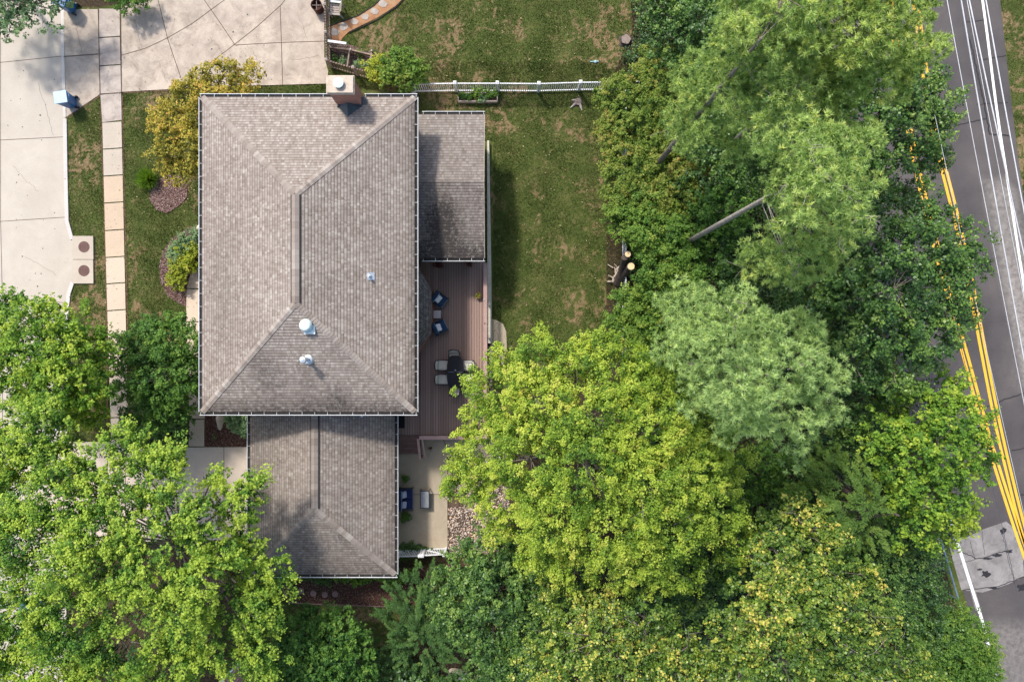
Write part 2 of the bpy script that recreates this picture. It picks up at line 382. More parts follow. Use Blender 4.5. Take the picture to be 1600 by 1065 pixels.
def ground_mat():
    m, nt, b = new_mat('lawn'); p = pos(nt)
    dry = N(nt, 'ShaderNodeAttribute', attribute_name='dry').outputs['Fac']
    wd = N(nt, 'ShaderNodeAttribute', attribute_name='wood').outputs['Fac']
    f = noise(nt, p, 0.9, 5, 0.65); g = noise(nt, p, 9, 4, 0.7); h = noise(nt, p, 40, 2, 0.7)
    col = ramp(nt, f, [(0.3, (0.048, 0.066, 0.017)), (0.5, (0.068, 0.09, 0.022)), (0.7, (0.12, 0.118, 0.042))])
    col = mixc(nt, 0.55, col, ramp(nt, g, [(0.3, (0.3,) * 3), (0.7, (0.7,) * 3)]), 'OVERLAY')
    col = mixc(nt, 0.6, col, ramp(nt, h, [(0.3, (0.28,) * 3), (0.7, (0.72,) * 3)]), 'OVERLAY')
    k = math_n(nt, 'MULTIPLY', dry, 1.5)
    k = math_n(nt, 'ADD', k, math_n(nt, 'SUBTRACT', g, 0.92))
    k = math_n(nt, 'MULTIPLY', k, 2.2, clamp=True)
    dc = ramp(nt, h, [(0.3, (0.12, 0.078, 0.04)), (0.7, (0.30, 0.215, 0.12))])
    col = mixc(nt, math_n(nt, 'MULTIPLY', k, .85), col, dc)
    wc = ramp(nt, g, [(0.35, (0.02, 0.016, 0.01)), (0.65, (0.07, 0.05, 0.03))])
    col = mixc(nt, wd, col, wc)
    L(nt, col, b.inputs['Base Color']); b.inputs['Roughness'].default_value = 0.95; b.inputs['Specular IOR Level'].default_value = 0.1
    bn = N(nt, 'ShaderNodeBump'); bn.inputs['Strength'].default_value = 0.7; bn.inputs['Distance'].default_value = 0.03
    L(nt, h, bn.inputs['Height']); L(nt, bn.outputs[0], b.inputs['Normal'])
    return m
M['ground'] = ground_mat()

# leaf palettes: dark leaf .. light new leaf
M['l_maple'] = leaf_mat('maple_leaves', [(0.1, (0.06, 0.14, 0.025)), (0.35, (0.15, 0.27, 0.036)), (0.55, (0.30, 0.425, 0.05)), (0.80, (0.49, 0.575, 0.08)), (1, (0.60, 0.60, 0.12))], 0.48, rnd=0.10)
M['l_front'] = leaf_mat('front_maple_leaves', [(0.1, (0.035, 0.10, 0.022)), (0.4, (0.095, 0.215, 0.033)), (0.62, (0.21, 0.36, 0.045)), (0.9, (0.42, 0.53, 0.07))], 0.45)
M['l_mid'] = leaf_mat('mid_green_leaves', [(0.1, (0.030, 0.080, 0.020)), (0.45, (0.065, 0.155, 0.026)), (0.75, (0.11, 0.225, 0.032)), (1, (0.22, 0.33, 0.055))], 0.35)
M['l_dark'] = leaf_mat('dark_green_leaves', [(0.1, (0.022, 0.06, 0.018)), (0.45, (0.055, 0.125, 0.028)), (0.7, (0.11, 0.215, 0.038)), (1, (0.24, 0.34, 0.07))], 0.34, 0.42, 0.4)
M['l_olive'] = leaf_mat('olive_orange_leaves', [(0.1, (0.055, 0.115, 0.022)), (0.4, (0.12, 0.205, 0.032)), (0.70, (0.21, 0.285, 0.045)), (0.9, (0.29, 0.31, 0.06)), (1, (0.36, 0.26, 0.07))], 0.4, rnd=0.2)
M['l_hedge'] = leaf_mat('hedge_leaves', [(0.1, (0.045, 0.11, 0.020)), (0.45, (0.10, 0.205, 0.030)), (0.8, (0.18, 0.29, 0.042)), (1, (0.28, 0.34, 0.06))], 0.38)
M['l_yellow'] = leaf_mat('turning_leaves', [(0.1, (0.09, 0.11, 0.022)), (0.4, (0.23, 0.22, 0.03)), (0.7, (0.41, 0.35, 0.045)), (0.92, (0.56, 0.42, 0.07)), (1, (0.5, 0.27, 0.07))], 0.35, rnd=0.4)
M['l_birch'] = leaf_mat('speckled_yellow_green_leaves', [(0.1, (0.035, 0.08, 0.016)), (0.4, (0.09, 0.175, 0.026)), (0.68, (0.18, 0.28, 0.04)), (0.86, (0.42, 0.45, 0.07)), (1, (0.66, 0.55, 0.12))], 0.4, 0.4, 0.4, 0.42)
M['l_bright'] = leaf_mat('bright_green_leaves', [(0.1, (0.04, 0.11, 0.018)), (0.4, (0.10, 0.22, 0.028)), (0.65, (0.21, 0.355, 0.036)), (0.92, (0.42, 0.51, 0.06))], 0.42)
M['l_lime'] = leaf_mat('lime_shrub_leaves', [(0.1, (0.12, 0.18, 0.012)), (0.5, (0.25, 0.32, 0.02)), (1, (0.44, 0.42, 0.05))], 0.3)
M['l_blue'] = leaf_mat('blue_green_leaves', [(0.1, (0.065, 0.12, 0.055)), (0.5, (0.13, 0.225, 0.095)), (1, (0.25, 0.35, 0.14))], 0.25)
M['l_red'] = leaf_mat('dark_red_leaves', [(0.1, (0.05, 0.014, 0.014)), (0.6, (0.13, 0.035, 0.032)), (1, (0.2, 0.06, 0.05))], 0.25)
M['n_pine'] = leaf_mat('white_pine_needles', [(0.05, (0.14, 0.24, 0.07)), (0.45, (0.33, 0.47, 0.14)), (0.75, (0.51, 0.64, 0.21)), (1, (0.66, 0.72, 0.24))], 0.42, 0.6)
M['n_pine2'] = leaf_mat('yellowish_pine_needles', [(0.05, (0.15, 0.24, 0.06)), (0.45, (0.35, 0.48, 0.13)), (0.75, (0.53, 0.64, 0.19)), (1, (0.68, 0.72, 0.22))], 0.42, 0.6)
M['n_blue'] = leaf_mat('blue_pine_needles', [(0.05, (0.16, 0.26, 0.09)), (0.5, (0.37, 0.52, 0.19)), (1, (0.66, 0.80, 0.32))], 0.42, 0.6)
M['n_spruce'] = leaf_mat('hemlock_needles', [(0.05, (0.04, 0.09, 0.018)), (0.5, (0.10, 0.18, 0.03)), (1, (0.20, 0.28, 0.05))], 0.35, 0.6)
M['n_darkspruce'] = leaf_mat('dark_yew_needles', [(0.05, (0.026, 0.064, 0.018)), (0.5, (0.062, 0.135, 0.03)), (1, (0.13, 0.22, 0.05))], 0.35, 0.6)
M['l_grass'] = leaf_mat('grass_blades', [(0.0, (0.040, 0.066, 0.016)), (0.3, (0.078, 0.104, 0.027)), (0.56, (0.15, 0.148, 0.053)), (0.8, (0.27, 0.21, 0.11)), (1, (0.40, 0.31, 0.19))], 0.2, 0.8, 0.1)

# ------------------------------------------------------------ numpy foliage
def np_mesh(name, V, nper, tint, mat, parent=None, world=True):
    nf = len(V) // nper
    me = bpy.data.meshes.new(name)
    V = V.astype(np.float32)
    if world and parent is not None: V = V - np.array(wloc(parent), dtype=np.float32)
    me.vertices.add(len(V)); me.vertices.foreach_set('co', V.ravel())
    me.loops.add(nf * nper); me.loops.foreach_set('vertex_index', np.arange(nf * nper, dtype=np.int32))
    me.polygons.add(nf); me.polygons.foreach_set('loop_start', np.arange(0, nf * nper, nper, dtype=np.int32))
    me.polygons.foreach_set('loop_total', np.full(nf, nper, dtype=np.int32))
    a = me.attributes.new('tint', 'FLOAT', 'POINT'); a.data.foreach_set('value', np.repeat(tint.astype(np.float32), nper))
    me.materials.append(mat); me.update(calc_edges=True)
    o = bpy.data.objects.new(name, me); COL.objects.link(o)
    if parent is not None: o.parent = parent
    return o
def unit(a): return a / np.maximum(np.linalg.norm(a, axis=-1, keepdims=True), 1e-9)
def diamonds(p, nrm, Ln, Wd, rng, tdir=None):
    n = len(p)
    r = rng.normal(size=(n, 3)) if tdir is None else tdir
    t = unit(r - nrm * np.sum(r * nrm, 1, keepdims=True)); b = np.cross(nrm, t)
    Ln = np.broadcast_to(Ln, (n,))[:, None]; Wd = np.broadcast_to(Wd, (n,))[:, None]
    q = np.empty((n, 4, 3))
    q[:, 0] = p - t * Ln * 0.5; q[:, 1] = p + b * Wd * 0.5 + t * Ln * 0.05; q[:, 2] = p + t * Ln * 0.5; q[:, 3] = p - b * Wd * 0.5 + t * Ln * 0.05
    return q.reshape(-1, 3)
def needles(p, d, Ln, Wd, rng):
    n = len(p); r = rng.normal(size=(n, 3)); s = unit(np.cross(d, r))
    Ln = np.broadcast_to(Ln, (n,))[:, None]
    q = np.empty((n, 3, 3)); q[:, 0] = p - s * Wd / 2; q[:, 1] = p + s * Wd / 2; q[:, 2] = p + d * Ln
    return q.reshape(-1, 3)

DENS = dict(leaf=1.8, pine=2.6, spray=1.5)
def tree(name, cat, label, base, lobes, mat, style='leaf', seed=1, cr=0.42, leaf=0.13, dens=2.2, per=85, bark='bark',
         trunk_r=0.16, group=None, zlow=-0.3, twigs=90, bare=0, straight=False, flat=0.75, shell=0.45, tilt=0.8, elong=1.0):
    """lobes: (px, py, z, r_px[, rz metres]) as seen in plan at their own height"""
    rng = np.random.default_rng(seed)
    bx, by = XY(*base)
    root = thing(name, label, cat, (bx, by, 0), group=group)
    C = []; R = []
    for l in lobes:
        c = P(l[0], l[1], l[2]); r = l[3] * (H - l[2]) / F
        rz = l[4] if len(l) > 4 else r * 0.8
        C.append((c.x, c.y, c.z - rz * 0.5)); R.append((r, r, rz))
    C = np.array(C); R = np.array(R)
    area = R[:, 0] ** 2
    n = int(dens * DENS[style] * area.sum() / cr ** 2)
    li = rng.choice(len(C), n, p=area / area.sum())
    z = rng.uniform(zlow, 1, n); ph = rng.uniform(0, 2 * np.pi, n); s = np.sqrt(np.maximum(0, 1 - z ** 2))
    d = np.stack([s * np.cos(ph), s * np.sin(ph), z], 1)
    rad = 1 - shell * rng.random(n) ** 1.6
    # lumpy outline
    rad *= 1 + 0.10 * np.sin(3 * ph + li) + 0.08 * np.sin(5 * ph + 2.3 * li + 4 * z) + rng.normal(0, 0.05, n)
    cc = C[li] + d * R[li] * rad[:, None] - np.array([0, 0, cr * .3])
    cc[:, 2] = np.maximum(cc[:, 2], 0.25 * cr)
    axis_c = np.array([C[:, 0].mean(), C[:, 1].mean(), 0])
    out = cc - axis_c; out[:, 2] = 0; out = unit(out)
    ax = unit(out * 0.6 + d * 0.6 + np.array([0, 0, 0.5]) + rng.normal(0, 0.25, (n, 3)))
    ct = rng.normal(0.5, 0.12, n) + rng.normal(0, .07, len(C))[li]
    csz = cr * rng.uniform(0.6, 1.3, n)
    if style == 'leaf':
        q = 8; k = max(8, per // q) * q              # each clump is q little shoots of leaves
        so = unit(rng.normal(size=(n, q, 3)) + ax[:, None, :] * .5) * rng.uniform(.55, 1.0, (n, q, 1))
        o = np.repeat(so, k // q, 1) + unit(rng.normal(size=(n, k, 3))) * (rng.random((n, k, 1)) ** .5) * .40
        o[:, :, 2] *= flat
        ctr = cc[:, None, :]
        al = np.sum(o * ax[:, None, :], 2, keepdims=True)
        o = o + ax[:, None, :] * al * elong * 0.5
        p = (ctr + o * csz[:, None, None]).reshape(-1, 3)
        od = unit(o).reshape(-1, 3)
        nr = unit(od * 0.45 + np.array([0, 0, tilt]) + rng.normal(0, 0.5, (n * k, 3)))
        sz = leaf * rng.uniform(0.5, 1.3, n * k)
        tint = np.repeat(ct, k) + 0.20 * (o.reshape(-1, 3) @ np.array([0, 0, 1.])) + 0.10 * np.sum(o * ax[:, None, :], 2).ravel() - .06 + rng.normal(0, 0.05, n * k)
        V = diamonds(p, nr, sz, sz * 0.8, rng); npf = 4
    elif style == 'pine':
        k = per; tn = 12           # tufts per clump
        to = unit(rng.normal(size=(n, tn, 3)) * np.array([1, 1, .6]) + ax[:, None, :] * 0.5) * csz[:, None, None] * rng.uniform(.65, 1, (n, tn, 1))
        tp = (cc[:, None, :] + to).reshape(-1, 3)
        ta = unit(to.reshape(-1, 3) + np.array([0, 0, 0.35]) * cr)
        dd = unit(rng.normal(size=(len(tp), k, 3)) * 0.75 + ta[:, None, :] * 0.75)
        p = np.repeat(tp, k, 0); dd = dd.reshape(-1, 3)
        V = needles(p, dd, leaf * rng.uniform(0.7, 1.15, len(p)), 0.032, rng); npf = 3
        tint = np.repeat(np.repeat(ct, tn) + rng.normal(0, 0.2, len(tp)), k)
    elif style == 'spray':
        k = per
        u = rng.random((n, k, 1)); v = rng.uniform(-1, 1, (n, k, 1)) * (1.05 - u)
        dr = unit(out * 1.0 + d * np.array([.6, .6, 0]) + rng.normal(0, 0.35, (n, 3)) + np.array([0, 0, 0.05]))
        sd = unit(np.cross(dr, np.array([0, 0, 1.0])))
        p = cc[:, None, :] + dr[:, None, :] * (u - .3) * csz[:, None, None] * 1.7 + sd[:, None, :] * v * csz[:, None, None] * 0.42
        p = p + np.array([0, 0, 1]) * (-0.5 * u ** 2 + 0.12 * (1 - np.abs(v))) * csz[:, None, None]
        p = p.reshape(-1, 3) + rng.normal(0, 0.02, (n * k, 3))
        td = np.repeat(dr, k, 0) + np.repeat(sd, k, 0) * np.sign(v).reshape(-1, 1) * 0.9 + rng.normal(0, .2, (n * k, 3))
        nr = unit(np.array([0, 0, 1.0]) + rng.normal(0, 0.3, (n * k, 3)))
        sz = leaf * rng.uniform(0.7, 1.2, n * k)
        V = diamonds(p, nr, sz, sz * 0.34, rng, td); npf = 4
        tint = np.repeat(ct, k) + 0.25 * (u.reshape(-1) - .5)
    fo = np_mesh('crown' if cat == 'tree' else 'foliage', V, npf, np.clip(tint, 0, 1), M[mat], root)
    # wood
    mb = MB(); zc = C[:, 2].max(); top = C[C[:, 2].argmax()]
    if straight:
        zt = max(l[2] for l in lobes) - 0.3
        mb.tube([(bx, by, -.1), (bx, by, zt * .5), (bx, by, zt * .8), (bx, by, zt)], [trunk_r * 1.3, trunk_r, trunk_r * .7, .04], 8)
        for j in rng.choice(n, min(twigs, n), replace=False):
            e = Vector(cc[j]); hd = math.hypot(e.x - bx, e.y - by)
            if style == 'pine' and e.z < zt * .78: continue
            a = Vector((bx, by, max(1, min(zt - .2, e.z - hd * .25)))); m1 = a.lerp(e, .5) + Vector((0, 0, -.1 * hd))
            mb.tube([a, m1, e], [trunk_r * .13, trunk_r * .09, .008], 5, False)
    tp = Vector((bx * .35 + axis_c[0] * .65, by * .35 + axis_c[1] * .65, zc * 0.42))
    pts = [Vector((bx, by, -0.1)), Vector((bx, by, zc * .15)), tp, Vector(top)]
    if not straight: mb.tube(pts, [trunk_r * 1.3, trunk_r, trunk_r * .75, trunk_r * .3], 8)
    for i in range(0 if straight else len(C)):
        c = Vector(C[i]); m1 = tp.lerp(c, 0.5); m1.z = tp.z + (c.z - tp.z) * 0.35
        mb.tube([tp, m1, c, c + Vector((0, 0, R[i][2] * .5))], [trunk_r * .34, trunk_r * .24, trunk_r * .13, trunk_r * .05], 6, False)
    for j in rng.choice(n, 0 if straight else min(twigs, n), replace=False):
        a = Vector(C[li[j]]); b2 = Vector(cc[j]) + Vector((0, 0, 0.02)); m1 = a.lerp(b2, .5) + Vector((0, 0, -.05))
        mb.tube([a, m1, b2], [trunk_r * .09, trunk_r * .07, 0.006], 4, False)
    if bare:
        for j in rng.choice(n, bare, replace=False):
            a = Vector(C[li[j]]); e = Vector(cc[j]) + Vector(d[j]) * cr * 1.4
            m1 = a.lerp(e, .55) + Vector(rng.normal(0, .12, 3))
            mb.tube([a.lerp(e, .2), m1, e], [.03, .02, .008], 4, False)
            for q in range(3):
                t0 = m1.lerp(e, rng.uniform(0, .8)); mb.tube([t0, t0 + Vector(rng.normal(0, .3, 3))], [.012, .005], 3, False)
    mb.build('trunk', M[bark], root, smooth=True, world=True)
    return root

# ------------------------------------------------------------ the ground
def poly(pts, z=0.0): return [XY(x, y, z) for x, y in pts]
def inside(px, py, pg):
    r = np.zeros(len(px), bool); n = len(pg); j = n - 1
    for i in range(n):
        xi, yi = pg[i]; xj, yj = pg[j]
        c = ((yi > py) != (yj > py)); c &= px < (xj - xi) * (py - yi) / (yj - yi + 1e-12) + xi
        r ^= c; j = i
    return r
def spot(x, y, r, a=0.8, sy=1.0): return (x, y, r, a, sy)
# dry and bare patches of the lawns, in plan
SPOTS = [spot(835, 300, 10, .75, 3), spot(830, 335, 9, .7, 2.5), spot(850, 262, 9, .4), spot(800, 195, 45, .38, .5), spot(905, 215, 60, .25, .4), spot(925, 250, 14, .4),
         spot(960, 465, 42, .62, 1.1), spot(935, 430, 30, .42), spot(900, 470, 40, .38, .8), spot(825, 465, 26, .45, 1.0), spot(890, 510, 22, .6, .6), spot(905, 520, 12, .7, .6),
         spot(818, 500, 20, .45), spot(780, 470, 20, .4), spot(920, 330, 30, .3, 2), spot(870, 380, 40, .25), spot(850, 240, 22, .32),
         spot(950, 75, 26, .5, .9), spot(935, 55, 20, .5, .5), spot(985, 95, 18, .6), spot(1008, 40, 20, .7, 2), spot(970, 20, 22, .36), spot(950, 100, 16, .45, .5),
         spot(805, 45, 6, .5, 4), spot(590, 60, 28, .5, .7), spot(640, 40, 30, .35), spot(760, 30, 30, .25), spot(700, 50, 30, .28), spot(560, 60, 14, .6), spot(755, 125, 20, .35, .4),
         spot(130, 260, 26, .42, 2), spot(150, 220, 14, .3), spot(140, 470, 30, .62, 1.6), spot(130, 540, 30, .4, 2), spot(128, 375, 14, .3), spot(150, 430, 14, .6, 2), spot(155, 400, 8, .5, 4),
         spot(215, 440, 16, .52, 3), spot(225, 395, 14, .42, 2), spot(205, 360, 12, .35, 3), spot(235, 500, 26, .35), spot(212, 480, 10, .6, 2), spot(160, 500, 8, .6, 3),
         spot(500, 960, 50, .5, .35), spot(560, 970, 34, .6, .8), spot(545, 985, 26, .5), spot(590, 950, 26, .42, .6), spot(460, 950, 30, .42, .5), spot(690, 1040, 40, .55, .6),
         spot(1590, 60, 30, .38, 1.5), spot(1590, 150, 26, .45, 2.2), spot(1598, 220, 14, .6, 4), spot(1578, 120, 6, .4, 8), spot(1590, 280, 10, .8, 4), spot(145, 570, 20, .5, 2), spot(140, 640, 30, .6, 1.5)]
rg = np.random.default_rng(5)
for i in range(150):      # small scattered worn spots on every lawn
    rx = rg.choice([0, 1, 2, 3]); bx = [(765, 940, 150, 525), (520, 1020, 5, 120), (105, 165, 190, 640), (195, 315, 150, 500)][rx]
    SPOTS.append(spot(rg.uniform(bx[0], bx[1]), rg.uniform(bx[2], bx[3]), rg.uniform(2.5, 8), rg.uniform(.25, .6), rg.uniform(.6, 1.8)))
_lat = np.random.default_rng(99).random((256, 256))
def vn(x, y, s, o=0):
    x = x * s + 500.3 + o * 17.7; y = y * s + 700.9 + o * 9.1; i = np.floor(x).astype(int); j = np.floor(y).astype(int); u = x - i; v = y - j
    u = u * u * (3 - 2 * u); v = v * v * (3 - 2 * v); a = lambda p, q: _lat[p % 256, q % 256]
    return (a(i, j) * (1 - u) + a(i + 1, j) * u) * (1 - v) + (a(i, j + 1) * (1 - u) + a(i + 1, j + 1) * u) * v
def fbm(x, y, s, n=4, o=0):
    t = 0; w = 0; k = 1.0
    for q in range(n): t = t + k * vn(x, y, s * 2.03 ** q, o + q); w += k; k *= .62
    return t / w
def dry_at(x, y):
    x = x + (fbm(x, y, 1.1, 2, 3) - .5) * .9; y = y + (fbm(x, y, 1.1, 2, 8) - .5) * .9
    d = np.zeros_like(x)
    for (sx, sy_, r, a, k) in SPOTS:
        c = P(sx, sy_); r = r / 28.07
        d = np.maximum(d, a * np.exp(-(((x - c.x) / r) ** 2 + ((y - c.y) / (r * k)) ** 2) * 0.9))
    n_ = fbm(x, y, 1.6, 5, 1)
    d = .9 * d * np.clip((n_ - .30) * 4.2, 0.1, 1.15) + np.clip((fbm(x, y, .55, 5, 5) - .50) * 1.9, 0, .5)
    d = (d + .05) * np.clip((fbm(x, y, 7.5, 3, 11) - .30) * 4.2, 0, 1.7)
    return np.clip(d, 0, 1)
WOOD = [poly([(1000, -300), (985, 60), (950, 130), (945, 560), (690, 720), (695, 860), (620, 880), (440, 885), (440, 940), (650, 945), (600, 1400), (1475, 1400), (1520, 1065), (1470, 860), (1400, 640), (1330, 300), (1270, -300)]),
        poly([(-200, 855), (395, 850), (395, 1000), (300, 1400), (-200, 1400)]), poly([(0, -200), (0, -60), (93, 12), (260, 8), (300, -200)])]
def axis(lo, hi, st, far):
    m = np.arange(lo, hi + st / 2, st); o = np.array([2, 5, 10, 20, 40, 80, 160, far])
    return np.concatenate([(lo - o)[::-1], m, hi + o])
ax = axis(-29, 29, 0.10, 300.); ay = axis(-20, 20, 0.10, 300.)
gx, gy = np.meshgrid(ax, ay); nx, ny = len(ax), len(ay)
gv = np.stack([gx.ravel(), gy.ravel(), np.zeros(nx * ny)], 1)
gv[:, 2] = 0.012 * np.sin(gv[:, 0] * 2.3 + 1.3 * np.sin(gv[:, 1] * 1.7)) - 0.012
idx = (np.arange(ny - 1)[:, None] * nx + np.arange(nx - 1)[None]).ravel()
gf = np.stack([idx, idx + 1, idx + nx + 1, idx + nx], 1)
me = bpy.data.meshes.new('ground'); me.vertices.add(len(gv)); me.vertices.foreach_set('co', gv.astype(np.float32).ravel())
me.loops.add(gf.size); me.loops.foreach_set('vertex_index', gf.astype(np.int32).ravel()); me.polygons.add(len(gf))
me.polygons.foreach_set('loop_start', np.arange(0, gf.size, 4, dtype=np.int32)); me.polygons.foreach_set('loop_total', np.full(len(gf), 4, dtype=np.int32))
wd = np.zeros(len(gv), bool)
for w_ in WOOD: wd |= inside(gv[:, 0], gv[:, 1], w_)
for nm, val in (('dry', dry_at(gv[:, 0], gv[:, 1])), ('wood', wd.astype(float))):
    a = me.attributes.new(nm, 'FLOAT', 'POINT'); a.data.foreach_set('value', val.astype(np.float32))
me.materials.append(M['ground']); me.update(calc_edges=True)
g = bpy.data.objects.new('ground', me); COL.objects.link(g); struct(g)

SLABS = []          # plan polygons that grass keeps out of
def slab(name, pts, z1, mat, z0=-0.06, keep=True):
    pg = poly(pts)
    if keep: SLABS.append(pg)
    return struct(MB().prism(pg, z0, z1).build(name, M[mat]))
def panels(name, pgs, z1, mat, z0=-0.06):
    mb = MB()
    for pg in pgs:
        q = poly(pg); SLABS.append(q)
        c = (sum(p[0] for p in q) / len(q), sum(p[1] for p in q) / len(q))
        q = [(p[0] + (0.012 if p[0] < c[0] else -0.012), p[1] + (0.012 if p[1] < c[1] else -0.012)) for p in q]
        mb.prism(q, z0, z1)
    return struct(mb.build(name, M[mat]))
def joints(name, lines, z, wd=0.03, mat='joint'):
    mb = MB()
    for l in lines: mb.ribbon(poly(l), wd, z)
    return struct(mb.build(name, M[mat]))

# the concrete street on the left
slab('street', [(-500, -260), (98, -260), (101, 90), (105, 345), (114, 375), (115, 443), (109, 468), (104, 500), (104, 1500), (-500, 1500)], 0.004, 'street')
joints('street_joint', [[(-300, 106), (0, 98), (98, 88)], [(-300, 225), (0, 219), (102, 214)], [(-300, 352), (0, 346), (107, 339)], [(-300, 476), (60, 470), (106, 473)],
                        [(1, -260), (1, 340), (4, 476), (4, 900)], [(-300, -20), (98, -28)], [(-300, 600), (104, 594)], [(-300, 720), (104, 716)]], 0.009, 0.028)
mb = MB()      # rolled curb: only where there is no drive apron
def curb(pts, wd=0.2, h=0.05):
    q = poly(pts); SLABS.append(poly([(x - 3, y) for x, y in pts] + [(x + 3, y) for x, y in pts[::-1]]))
    mb.ribbon(q, wd, h, h + 0.03)
curb([(102, 186), (103, 260), (105, 345), (113, 374)]); curb([(114, 441), (108, 458), (106, 476), (104, 500), (104, 640), (103, 695)])
curb([(97, -60), (98, 60), (101, 183)], 0.16, 0.018)
struct(mb.build('curb', M['curb']))

# upper driveway, apron, sidewalks
slab('upper_driveway', [(190, -40), (190, 144), (260, 140), (330, 136), (511, 131), (513, 112), (507, 90), (506, -260), (420, -260), (240, -40)], 0.03, 'drive')
joints('driveway_joint', [[(240, -30), (262, 60), (283, 122)], [(190, 87), (228, 76), (262, 60), (300, 38), (352, 0), (380, -30)], [(312, -10), (340, 30), (367, 70)],
                          [(300, 116), (330, 98), (367, 70), (400, 44), (440, 8), (460, -20)], [(367, 71), (440, 67), (507, 65)], [(438, 10), (440, 67), (442, 133)], [(262, 60), (290, 110)][:1] * 2], 0.035, 0.035)
slab('driveway_apron', [(100, 15), (154, 15), (156, 148), (104, 183)], 0.022, 'drive')
joints('apron_joint', [[(100, 89), (154, 85)], [(154, 14), (157, 147)], [(189, 14), (190.5, 146)], [(157, 148), (191, 145)]], 0.042, 0.045)
panels('weathered_sidewalk', [[(155, 14), (188, 14), (188, 57), (155, 59)], [(155, 60), (188, 58), (189, 101), (156, 103)], [(156, 104), (189, 102), (190, 145), (157, 147)], [(157, 148), (190, 146), (191, 188), (160, 192)]], 0.032, 'walk_old')
ys = [191, 233, 275, 317, 360, 402, 443, 485, 527, 569, 608, 652, 697]
pg = []
for a, b in zip(ys[:-1], ys[1:]):
    l = lambda y: 160 + (y - 190) * 0.0245 + 0.000008 * (y - 190) ** 2; r = lambda y: 190.5 + (y - 190) * 0.022
    pg.append([(l(a), a + 1), (r(a), a - 1), (r(b), b - 2), (l(b), b)])
M['walk_beige'] = concrete('beige_sidewalk_concrete', (0.43, 0.375, 0.30), (0.39, 0.335, 0.27), (0.3, 0.25, 0.2), 0.35, 1.0)
M['walk_peach'] = concrete('peach_sidewalk_concrete', (0.46, 0.36, 0.255), (0.42, 0.33, 0.235), (0.33, 0.25, 0.18), 0.35, 1.0)
panels('sidewalk', pg[:2], 0.034, 'walk_beige'); panels('sidewalk', pg[2:5], 0.034, 'walk_peach'); panels('sidewalk', pg[5:], 0.034, 'walk')
M['edge_soil'] = smat('bare_edge_soil', (0.17, 0.095, 0.06), (0.07, 0.05, 0.025), 9, 0.95, bump=.5)
joints('worn_edge', [[(158, 150), (159, 230), (163, 330), (165, 420), (167.5, 500), (167.5, 690)], [(191.5, 148), (193, 260), (197, 400), (200.5, 560), (203, 695)], [(104, 184.5), (157, 149.5)], [(192, 145.5), (260, 141.5), (400, 135)], [(294, 500), (295, 600), (294.5, 697)]], 0.006, 0.07, 'edge_soil')
# lower driveway to the garage
slab('lower_driveway', [(40, 720), (104, 690), (175, 690), (196, 699), (398, 698), (398, 842), (196, 846), (170, 850), (104, 860), (40, 830)], 0.014, 'drive2')
joints('lower_driveway_joint', [[(269, 698), (271, 846)], [(350, 698), (350, 843)], [(172, 770), (398, 768)], [(196, 698), (197, 846)], [(168, 694), (168, 850)], [(104, 772), (170, 771)]], 0.019, 0.03)
# front walk with a rounded head
panels('front_walk', [[(330, 398), (317, 402), (305, 415), (297, 432), (292, 450), (330, 452)], [(292, 451), (330, 453), (330, 502), (291, 502)], [(291, 503), (330, 503), (330, 554), (293, 554)],
                      [(293, 555), (330, 555), (330, 606), (295, 606)], [(295, 607), (330, 607), (320, 654), (296, 654)], [(296, 655), (320, 655), (320, 697), (295, 697)]], 0.05, 'walk')
mb = MB(); rc = random.Random(9)
for (x0, y0, x1, y1) in [(210, 30, 222, 76), (330, 60, 352, 88), (395, 80, 420, 126), (455, 95, 500, 88), (120, 40, 128, 84), (20, 260, 60, 300), (60, 130, 84, 210), (40, 400, 90, 430), (465, 20, 480, 60), (250, 100, 262, 130)]:
    q = [(x0 + (x1 - x0) * k / 14 + rc.uniform(-1.6, 1.6), y0 + (y1 - y0) * k / 14 + rc.uniform(-1.6, 1.6)) for k in range(15)]
    mb.ribbon(poly(q), .010, 0.0345 if x0 > 100 else 0.0095)
struct(mb.build('paving_crack', M['joint']))
mb = MB()
for k in range(46):
    x0, y0 = rc.choice([(rc.uniform(5, 90), rc.uniform(100, 460)), (rc.uniform(200, 500), rc.uniform(10, 125))]); c = XY(x0, y0); r0 = rc.uniform(.012, .05)
    mb.prism([(c[0] + r0 * rc.uniform(.7, 1.2) * math.cos(t), c[1] + r0 * rc.uniform(.7, 1.2) * math.sin(t)) for t in [j * .785 for j in range(8)]], 0.0, 0.0345 if x0 > 100 else 0.0095)
struct(mb.build('oil_spots', M['asphalt_m']))
# storm inlet with two iron lids
t = thing('storm_inlet', 'pale concrete storm inlet box at the kerb with two rusty round lids', 'storm drain', P(131, 406))
mb = MB()
for a, b in ((369, 405.3), (406, 443)): mb.prism(poly([(114.5, a), (147, a), (147.5, b), (115, b)]), -0.3, 0.10)
mb.build('slab', M['walk_beige'], t, world=True); SLABS.append(poly([(114, 369), (148, 369), (148, 443), (114, 443)]))
for py in (386, 423):
    c = P(133, py); mb = MB().lathe((c.x, c.y, 0), [(0.31, 0.09), (0.31, 0.108), (0.285, 0.108), (0.28, 0.104)], 28)
    for k in range(5): mb.box((c.x - .2 + k * .1, c.y, 0.108), (.012, .3, .006))
    mb.build('lid', M['rust_iron'], t, world=True)

